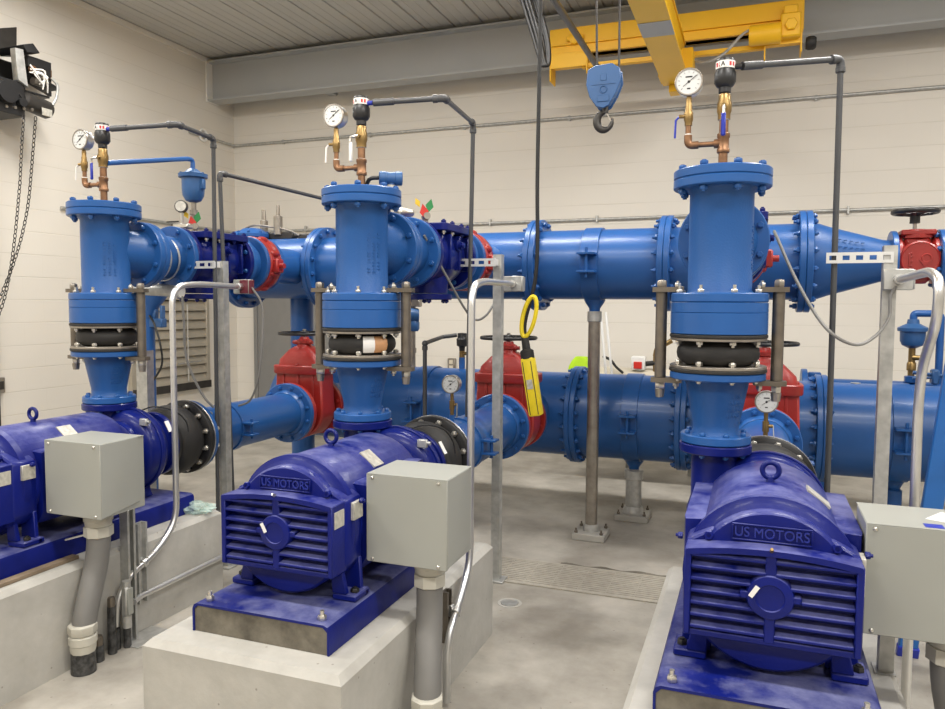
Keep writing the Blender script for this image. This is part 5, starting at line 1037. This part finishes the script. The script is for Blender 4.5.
for k, dx in enumerate((0, .03, .055)):
    bm = BM(); tube(bm, spline([(-1.72+dx, 5.5, 3.95), (-1.69+dx, 5.5, 3.80), (-1.60+dx*.9, 5.5, 3.52), (-1.54+dx*.6, 5.5, 3.33), (-1.515+dx*.5, 5.5, 3.28), (-1.495+dx*.4, 5.52, 3.32), (-1.52+dx*.4, 5.56, 3.5), (-1.62+dx*.6, 5.58, 3.80)], 8), .014, 10); T.p('cable', bm, 'blackcable')
bm = BM(); box(bm, -1.75, -1.62, 5.46, 5.54, 3.92, 3.97, .006); T.p('clip', bm, 'ridge')
T = Thing('hook_block', 'blue hook block with black hook hanging on two ropes', 'hook block', (-.69, 3.6, 2.4))
hx, hy_ = -.687, 3.6
def hb(px, py): return (-.6875+(px-606.5)*.0047, 2.640-(py-62)*.00478)
out = [(590, 66), (597, 62.5), (614, 61.5), (622, 67), (623, 79), (618, 91), (611.5, 101.5), (606, 104), (599, 102), (592, 92), (588.5, 80)]
bm = BM(); prism(bm, [hb(*p) for p in out], 'y', hy_-.038, hy_-.028, .003); prism(bm, [hb(*p) for p in out], 'y', hy_+.028, hy_+.038, .003)
prism(bm, [(hx+(a-hx)*.93, 2.55+(b-2.55)*.94) for a, b in [hb(*p) for p in out]], 'y', hy_-.028, hy_+.028, .008); T.p('cheek_housing', bm, 'hookblue')
bm = BM(); c = hb(606, 80); box(bm, c[0]-.055, c[0]+.055, hy_-.0405, hy_-.038, c[1]-.006, c[1]-.003); box(bm, c[0]-.028, c[0]+.028, hy_-.042, hy_-.038, c[1]-.085, c[1]-.055, .002); torus(bm, (c[0], hy_-.039, c[1]-.028), (0, 1, 0), .016, .003, 20, 6)
text_bm(bm, '2', .05, .002, Matrix.Translation((c[0], hy_-.061, c[1]+.052)) @ Matrix.Rotation(PI/2, 4, 'X')) if False else box(bm, c[0]-.014, c[0]+.014, hy_-.0405, hy_-.038, c[1]+.012, c[1]+.042, .001)
T.p('cast_marks', bm, 'hookblue')
bm = BM(); cyl(bm, (hx, hy_, 2.455), (hx, hy_, 2.425), .015, seg=14); ccx, ccz = hx-.002, 2.388
pts = []; rads = []
for k in range(25):
    a = math.radians(90+ (k/24)*285); rr_ = .036; pts.append(V((ccx+rr_*math.cos(a)*1.0, hy_, ccz+rr_*math.sin(a)*1.15))); rads.append(.011+.0085*math.sin(PI*min(1, k/18)) if k < 20 else .012-.0012*(k-19))
tube(bm, pts, rads, 10); T.p('hook', bm, 'ridge')
bm = BM(); bar(bm, (hx+.004, hy_, 2.43), (hx+.035, hy_, 2.375), .012, .005); T.p('safety_latch', bm, 'steel')
for dx0, dx1 in ((-.042, -.058), (.062, .055)):
    bm = BM(); tube(bm, [(hx+dx0, hy_, 2.62), (hx+dx1, hy_, 3.415)], .0055, 8); T.p('wire_rope', bm, 'ridge')
T = Thing('pendant_control', 'yellow push-button pendant hanging on a long black cable in front of the second red valve', 'crane pendant', (-1.07, 3.8, .95))
bm = BM(); tube(bm, spline([(-1.06, 3.8, 4.0), (-1.063, 3.8, 3.0), (-1.07, 3.8, 2.2), (-1.066, 3.8, 1.85), (-1.075, 3.8, 1.66), (-1.10, 3.8, 1.545), (-1.125, 3.8, 1.45), (-1.13, 3.8, 1.38), (-1.115, 3.8, 1.24)], 8), .0105, 12); T.p('cable', bm, 'blackcable')
bm = BM(); tube(bm, [(-1.055, 3.795, 3.9), (-1.068, 3.795, 1.72)], .0022, 6); T.p('strain_wire', bm, 'steel')
lp = []
for k in range(28):
    a = 2*PI*k/28; c = V((-1.105, 3.79, 1.46)); lp.append(c+V((.034*math.cos(a)+.022*math.sin(a), 0, .105*math.sin(a))))
bm = BM(); tube(bm, lp, .0115, 8, closed=True); T.p('yellow_loop', bm, 'yellow2')
ax_ = V((.05, 0, -.3)).normalized(); top_ = V((-1.112, 3.8, 1.245))
bm = BM(); lathe(bm, top_-ax_*.12, ax_, [(.018, 0), (.020, .03), (.022, .075), (.036, .085), (.036, .125)], 14); T.p('gland', bm, 'rubber')
q = Matrix.Translation(top_) @ V((0, 0, -1)).rotation_difference(ax_).to_matrix().to_4x4()
bm = BM(); box(bm, -.034, .034, -.034, .034, -.31, 0, .011, q, 2); pbx = T.p('housing', bm, 'yellow2')
for k in range(5): bm = BM(); lathe(bm, q @ V((0, .034, -.055-k*.048)), q.to_3x3() @ V((0, 1, 0)), [(.014, 0), (.014, .004), (.010, .008)], 14); T.p('button', bm, 'black', pbx)
bm = BM(); box(bm, -.016, .016, -.0365, -.0345, -.165, -.115, 0, q); T.p('label_plate', bm, 'label', pbx)
bm = BM()
for s in (-1, 1): box(bm, s*.022-.002, s*.022+.002, -.0355, -.034, -.30, -.02, 0, q)
T.p('grooves', bm, 'ridge', pbx)

# ------------------------------------------------------------------ chain operator of the roll-up door, top left
T = Thing('door_operator', 'black motor operator with exposed wiring high on the left wall', 'door operator', (-5.7, 4.45, 3.1))
def dp(px, py, x=-5.55): return V((x, 4.362+px*.00907-(py-30)*.00031, 3.646+px*.00304-(py-30)*(.00776+px*.00001)))
def dbox(bm, p0, p1, x0, x1, bev=.004):
    a = dp(*p0); b_ = dp(*p1); box(bm, x0, x1, min(a.y, b_.y), max(a.y, b_.y), min(a.z, b_.z), max(a.z, b_.z), bev)
bm = BM(); dbox(bm, (-14, 72), (23, 118), -5.98, -5.58); dbox(bm, (13, 50), (52, 98), -5.99, -5.90); dbox(bm, (13, 88), (50, 97), -5.9, -5.6); T.p('frame', bm, 'black')
bm = BM(); prism(bm, [(4.50, 3.74), (4.784, 3.852), (4.775, 3.66), (4.50, 3.52)], 'x', -5.985, -5.94, .003); T.p('rear_plate', bm, 'ridge', label='dark greenish rear plate')
bm = BM(); a = dp(0, 50); lathe(bm, (-5.92, a.y-.03, a.z), XD, [(.14, 0), (.13, .10), (.10, .17), (0, .21)], 28); T.p('drum_cover', bm, 'darksteel')
bm = BM(); prism(bm, [tuple(dp(11, 48).yz), tuple(dp(19, 50).yz), tuple(dp(24, 88).yz), tuple(dp(14, 80).yz)], 'x', -5.62, -5.56, .003); T.p('cover_plate', bm, 'galv', label='grey cover plate')
bm = BM(); prism(bm, [tuple(dp(18, 45).yz), tuple(dp(28, 44).yz), tuple(dp(35, 54).yz), tuple(dp(22, 53).yz)], 'x', -5.85, -5.55, .003); prism(bm, [tuple(dp(27, 56).yz), tuple(dp(51, 63).yz), tuple(dp(51, 78).yz), tuple(dp(44, 78).yz), tuple(dp(27, 66).yz)], 'x', -5.70, -5.60, .003); T.p('hood', bm, 'black')
bm = BM(); prism(bm, [(4.76, 3.60), (4.99, 3.60), (4.985, 3.31), (4.76, 3.40)], 'x', -5.84, -5.80, .003); prism(bm, [(4.74, 3.38), (4.89, 3.34), (4.89, 3.32), (4.74, 3.36)], 'x', -5.80, -5.60, .002); T.p('control_panel', bm, 'black')
bm = BM()
for k in range(6):
    q_ = random.Random(k+40); yy_ = 4.78+.034*k; box(bm, -5.80, -5.775, yy_, yy_+.022, 3.44+q_.random()*.05, 3.50+q_.random()*.06, .003)
T.p('terminal_blocks', bm, 'bronze')
bm = BM()
for k in range(5): hexhead(bm, (-5.58, 4.30+k*.075, 3.05+.01*k), XD, .014, 0, .012)
T.p('frame_bolts', bm, 'steel')
bm = BM(); lathe(bm, dp(22, 99, -5.62), dp(50, 111, -5.62)-dp(22, 99, -5.62), [(.05, 0), (.072, .02), (.074, .24), (.06, .262)], 24); mtr = T.p('motor', bm, 'ridge')
bm = BM(); c = dp(42, 113.5, -5.548); box(bm, c.x, c.x+.006, c.y-.05, c.y+.045, c.z-.03, c.z+.03, .001); T.p('motor_label', bm, 'label', mtr)
bm = BM(); c = dp(3, 92, -5.58); lathe(bm, c, XD, [(.085, 0), (.085, .012), (.06, .015), (.06, .03), (.085, .033), (.085, .045)], 32); lathe(bm, dp(17, 103, -5.58), XD, [(.035, 0), (.035, .045)], 20); T.p('pulley', bm, 'black')
bm = BM(); c = dp(3, 92, -5.556); torus(bm, c, XD, .078, .008, 32, 8); bar(bm, c+V((0, .03, .075)), dp(18, 99, -5.556), .012, .010); T.p('drive_belt', bm, 'rubber')
bm = BM(); c = dp(38, 82, -5.62); lathe(bm, c-V((0, .04, 0)), (0, 1, 0), [(.03, 0), (.03, .09)], 16); sphere(bm, dp(43, 79, -5.6), .035, 1, 1.2, .6); T.p('contactor', bm, 'steel')
bm = BM()
for k in range(7):
    rr = random.Random(k); a = dp(26+rr.random()*6, 64+rr.random()*10, -5.58); b_ = dp(36+rr.random()*12, 84+rr.random()*10, -5.58); m_ = dp(30+rr.random()*14, 72+rr.random()*8, -5.54); tube(bm, spline([a, m_, b_], 6), .006, 6)
T.p('wiring', bm, 'tape')
bm = BM(); sphere(bm, dp(32, 70, -5.6), .04, .7, 1, .9); T.p('copper_coil', bm, 'bronze')
bm = BM(); tube(bm, spline([dp(51, 78, -5.6), dp(56, 86, -5.58), dp(55, 98, -5.58), dp(51, 106, -5.58)], 6), .012, 8); T.p('armoured_lead', bm, 'galv')
bm = BM(); links = []
def catpts(P, step):
    S = spline(P, 24); out = [S[0]]; acc = 0
    for a, b_ in zip(S, S[1:]):
        L_ = (b_-a).length; t = step-acc
        while t <= L_: out.append(a+(b_-a)*(t/L_)); t += step
        acc = (acc+L_) % step
    return out
strand = catpts([V((-5.55, y, z)) for y, z in ((4.504, 3.03), (4.472, 2.739), (4.45, 2.497), (4.424, 2.296), (4.383, 2.015), (4.334, 1.758), (4.274, 1.536), (4.21, 1.395), (4.176, 1.365), (4.195, 1.442), (4.278, 1.63), (4.362, 1.815), (4.45, 2.06), (4.513, 2.307), (4.55, 2.553), (4.576, 2.758), (4.613, 3.05))], .036)
for i, (a, b_) in enumerate(zip(strand, strand[1:])):
    d_ = (b_-a).normalized(); c = (a+b_)/2; n = XD if i % 2 else d_.cross(V(XD)); n = V(n).normalized(); s_ = d_.cross(n)
    tube(bm, [c+d_*(.022*math.cos(2*PI*k/10))+s_*(.012*math.sin(2*PI*k/10)) for k in range(10)], .0036, 5, closed=True)
solo('hand_chain', 'dark hand chain hanging as a long loop from the door operator at far left', 'chain', bm, 'ridge', (-5.55, 4.4, 2))

# ------------------------------------------------------------------ conduits at the left plinth foot
T = Thing('strut_post', 'short slotted channel post fixed to the left plinth behind the flexible conduit', 'post', (-2.598, 2.55, 0), 'galvanised strut posts')
bm = BM(); prism(bm, [(-2.6185, 2.528), (-2.6185, 2.574), (-2.5735, 2.574), (-2.5735, 2.562), (-2.5765, 2.562), (-2.5765, 2.571), (-2.6155, 2.571), (-2.6155, 2.531), (-2.5765, 2.531), (-2.5765, 2.54), (-2.5735, 2.54), (-2.5735, 2.528)], 'z', .001, .66); T.p('channel', bm, 'galv', smooth=False)
bm = BM(); prism(bm, [(-2.6185, 2.60), (-2.6185, 2.655), (-2.585, 2.655), (-2.585, 2.645), (-2.61, 2.645), (-2.61, 2.61), (-2.585, 2.61), (-2.585, 2.60)], 'z', .15, .52); T.p('side_channel', bm, 'galv', smooth=False)
bm = BM(); box(bm, -2.6185, -2.5, 2.50, 2.70, .0004, .006, .001); T.p('angle_foot', bm, 'galv')
T = Thing('junction_fitting', 'small grey conduit body with a cover on the pipe stub beside the left plinth', 'conduit fitting', (-2.585, 2.515, 0))
x, y = -2.56, 2.50
bm = BM(); box(bm, x-.018, x+.018, y-.018, y+.018, .14, .28, .008); cyl(bm, (x, y, .27), (x, y, .30), .018, seg=14); cyl(bm, (x, y, .09), (x, y, .145), .0195, seg=14); T.p('body', bm, 'galv')
bm = BM(); box(bm, x+.018, x+.024, y-.016, y+.016, .15, .27, .002); T.p('cover', bm, 'jbox')
bm = BM(); cyl(bm, (x, y, .001), (x, y, .09), .0165, seg=14); T.p('stub', bm, 'tape_black')
bm = BM(); tube(bm, [(-2.565, 2.545, .185), (-2.59, 2.60, .185), (-2.60, 3.20, .185), (-2.60, 3.34, .14)], .0135, 14, .05)
cb_ = solo('conduit', 'bright straight conduit rising to the right along the foot of the left plinth', 'conduit', bm, 'emt', (-2.6, 2.9, .18), 'bright rigid conduits')
for i, (x, y, h, r, lb) in enumerate(((-2.575, 2.43, .21, .019, 'tall black-wrapped pipe stub beside the big conduit at left'), (-2.575, 2.355, .07, .024, 'short black-wrapped pipe stub next to the big left conduit'), (-2.594, 2.47, .095, .020, 'black-wrapped stub under the left bright conduit'))):
    T = Thing('pipe_stub', lb, 'pipe stub', (x, y, 0), 'wrapped pipe stubs'); bm = BM(); cyl(bm, (x, y, .0005), (x, y, h), r, r*.92, 16); T.p('wrapping', bm, 'tape_black')
    if i < 2: bm = BM(); lathe(bm, (x, y, h), ZD, [(r*.85, 0), (r*.85, .03), (r*.7, .04)], 14); T.p('cap', bm, 'darksteel')
# clear plastic bag on the left plinth corner
bm = BM(); bmesh.ops.create_icosphere(bm, subdivisions=4, radius=1); rr = random.Random(2)
from mathutils import noise
for v in bm.verts:
    n = noise.noise(v.co*2.3)*.45+noise.noise(v.co*5.1)*.22; v.co = V((v.co.x*.085*(1+n), v.co.y*.06*(1+n), max(0, v.co.z*.03*(1+n*1.3)+.022)))
    v.co += V((-2.70, 3.12, .4305))
solo('plastic_bag', 'crumpled clear plastic bag on the far corner of the left plinth', 'bag', bm, 'bag', (-2.70, 3.12, .43))
# strut by the right plinth edge
T = Thing('strut_post', 'short channel stub under the right-hand grey box on the plinth edge', 'post', (.405, 2.5, .43), 'galvanised strut posts')
bm = BM(); prism(bm, [(.378, 2.475), (.378, 2.52), (.418, 2.52), (.418, 2.51), (.382, 2.51), (.382, 2.485), (.418, 2.485), (.418, 2.475)], 'z', .4315, .638); T.p('channel', bm, 'galv', smooth=False)
bm = BM(); box(bm, .365, .424, 2.46, 2.535, .4302, .4345, .001); T.p('foot_plate', bm, 'galv')
# middle strut clip on the plinth side
T = Thing('strut_clip', 'short dark channel clip on the middle plinth side holding the bright conduit', 'bracket', (-1.08, 2.60, .33))
bm = BM(); prism(bm, [(-1.0975, 2.60), (-1.0975, 2.65), (-1.07, 2.65), (-1.07, 2.64), (-1.09, 2.64), (-1.09, 2.61), (-1.07, 2.61), (-1.07, 2.60)], 'z', .22, .42); T.p('channel', bm, 'darksteel', smooth=False)

# ------------------------------------------------------------------ things behind the lower header and on the right
T = Thing('air_compressor', 'beige tank with red pressure switch behind the lower header', 'compressor', (-.9, 6.7, 0))
bm = BM(); lathe(bm, (-1.60, 6.75, .715), XD, [(0, 0), (.12, .02), (.2, .06), (.25, .14), (.25, 1.33), (.2, 1.41), (.12, 1.45), (0, 1.47)], 40); T.p('tank', bm, 'tank')
for x in (-1.05, -.5):
    bm = BM(); box(bm, x-.02, x+.02, 6.88, 6.95, .001, .56, .004); T.p('leg', bm, 'galv')
bm = BM(); box(bm, -1.5, -.2, 6.30, 6.95, .44, .47, .004); T.p('tray', bm, 'galv')
bm = BM(); box(bm, -1.0, -.88, 6.62, 6.72, .955, 1.075, .008); lathe(bm, (-.94, 6.67, .92), ZD, [(.02, 0), (.02, .04)], 12); sw = T.p('switch_box', bm, 'white')
bm = BM(); box(bm, -.975, -.905, 6.605, 6.62, .97, 1.03, .003); T.p('red_cover', bm, 'redtag', sw)
bm = BM(); cyl(bm, (-.80, 6.67, .92), (-.80, 6.67, 1.08), .018, seg=12); tube(bm, spline([(-.80, 6.67, 1.08), (-.78, 6.66, 1.15), (-.71, 6.65, 1.19), (-.66, 6.65, 1.22)], 6), .022, 10); T.p('brass_line', bm, 'brass')
bm = BM(); cyl(bm, (-.88, 6.67, 1.01), (-.80, 6.67, 1.02), .022, seg=12); T.p('black_union', bm, 'rubber')
bm = BM(); tube(bm, spline([(-1.24, 6.6, 1.07), (-1.17, 6.58, 1.04), (-1.12, 6.58, .98), (-1.06, 6.58, .93)], 6), .012, 8); T.p('black_hose', bm, 'rubber')
for k, (x0, x1, lb) in enumerate(((-1.235, -1.118, 'left of two thin white rods leaning behind the tall pipe support'), (-1.19, -1.062, 'right of two thin white rods leaning behind the tall pipe support'))):
    bm = BM(); tube(bm, [(x0, 6.42, 1.46), (x1, 6.34, .472)], .011, 10); solo('white_rod', lb, 'rod', bm, 'white', ((x0+x1)/2, 6.4, .7), 'white leaning rods')
T = Thing('safety_vest', 'bright yellow-green vest showing behind the tall pipe support', 'vest', (-1.45, 6.6, .94))
bm = BM(); loft(bm, [rrect(-1.44, 6.62, z, w_, .05, .04) for z, w_ in ((.93, .12), (.97, .11), (1.02, .085), (1.06, .05))]); T.p('cloth', bm, 'hivis')
# blue ladder foot at the right edge
T = Thing('step_ladder', 'blue ladder rail leaning at the right edge of the frame', 'ladder', (.65, 3.5, 0))
a, b_ = V((.665, 3.66, .001)), V((.735, 3.15, 1.75)); sft = V((.42, .06, 0))
for nm, off in (('rail', V((0, 0, 0))), ('rail', sft)):
    bm = BM(); bar(bm, a+off+V((0, 0, .02)), b_+off, .03, .075, .004); T.p(nm, bm, 'ladder')
    bm = BM(); bar(bm, a+off, a+off+(b_-a).normalized()*.05, .036, .085, .004); T.p('rubber_foot', bm, 'blueplastic')
for k in range(5): p = a+(b_-a)*(.16+k*.18); bm = BM(); bar(bm, p+V((.015, 0, 0)), p+sft-V((.015, 0, 0)), .07, .022, .003); T.p('rung', bm, 'silver')
T = Thing('hose_coil', 'coil of black hose at the right edge before the lower header', 'hose', (1.2, 4.95, .7))
bm = BM()
for k in range(4): torus(bm, (1.215, 4.93-.03*k, .725), (.12, 1, 0), .165-.006*k, .0135, 40, 8)
T.p('coils', bm, 'rubber')
bm = BM(); box(bm, 1.36, 1.40, 4.82, 4.97, .001, .93, .004); box(bm, 1.10, 1.36, 4.93, 4.96, .88, .90, .003) if False else box(bm, 1.21, 1.40, 4.80, 4.96, .865, .885, .003); T.p('stand', bm, 'steel')

# floor marks beside the drain
bm = BM(); rr = random.Random(11); up_ = []; lo_ = []
for k in range(22):
    x = -1.03+k*.029; t = k/21; up_.append((x, 4.262+.012*math.sin(k*.9)+.012*t+rr.random()*.008)); lo_.append((x, 4.235+.006*rr.random()))
T_ = up_+lo_[::-1]; A_ = [bm.verts.new((x, y, .0004)) for x, y in T_]; B_ = [bm.verts.new((x, y, .0012)) for x, y in T_]; n = len(T_)
for k in range(21):
    bm.faces.new((B_[k], B_[k+1], B_[n-2-k], B_[n-1-k])); bm.faces.new((A_[k], A_[n-1-k], A_[n-2-k], A_[k+1]))
for k in range(n): bm.faces.new((A_[k], A_[(k+1) % n], B_[(k+1) % n], B_[k]))
solo('wet_streak', 'dark wet streak on the floor along the far side of the grating', 'stain', bm, 'grout', (-.7, 4.25, 0), smooth=False)
T = Thing('floor_plug', 'small round plug in the floor beside the middle plinth corner', 'floor plug', (-1.13, 3.58, 0))
bm = BM(); lathe(bm, (-1.13, 3.58, .0004), ZD, [(.045, 0), (.045, .004), (.04, .005)], 24); T.p('disc', bm, 'galv'); bm = BM(); ringlathe(bm, (-1.13, 3.58, .0004), ZD, .047, .062, 0, .0025, 28, .0008); T.p('patch_ring', bm, 'pad')

bm = BM(); box(bm, -2.712, -2.672, 1.70, 2.36, .4305, .446, .002)
solo('wooden_strip', 'thin brown wooden strip lying along the left plinth edge beside the dark blue skid', 'wood strip', bm, 'wood', (-2.69, 2.0, .43))
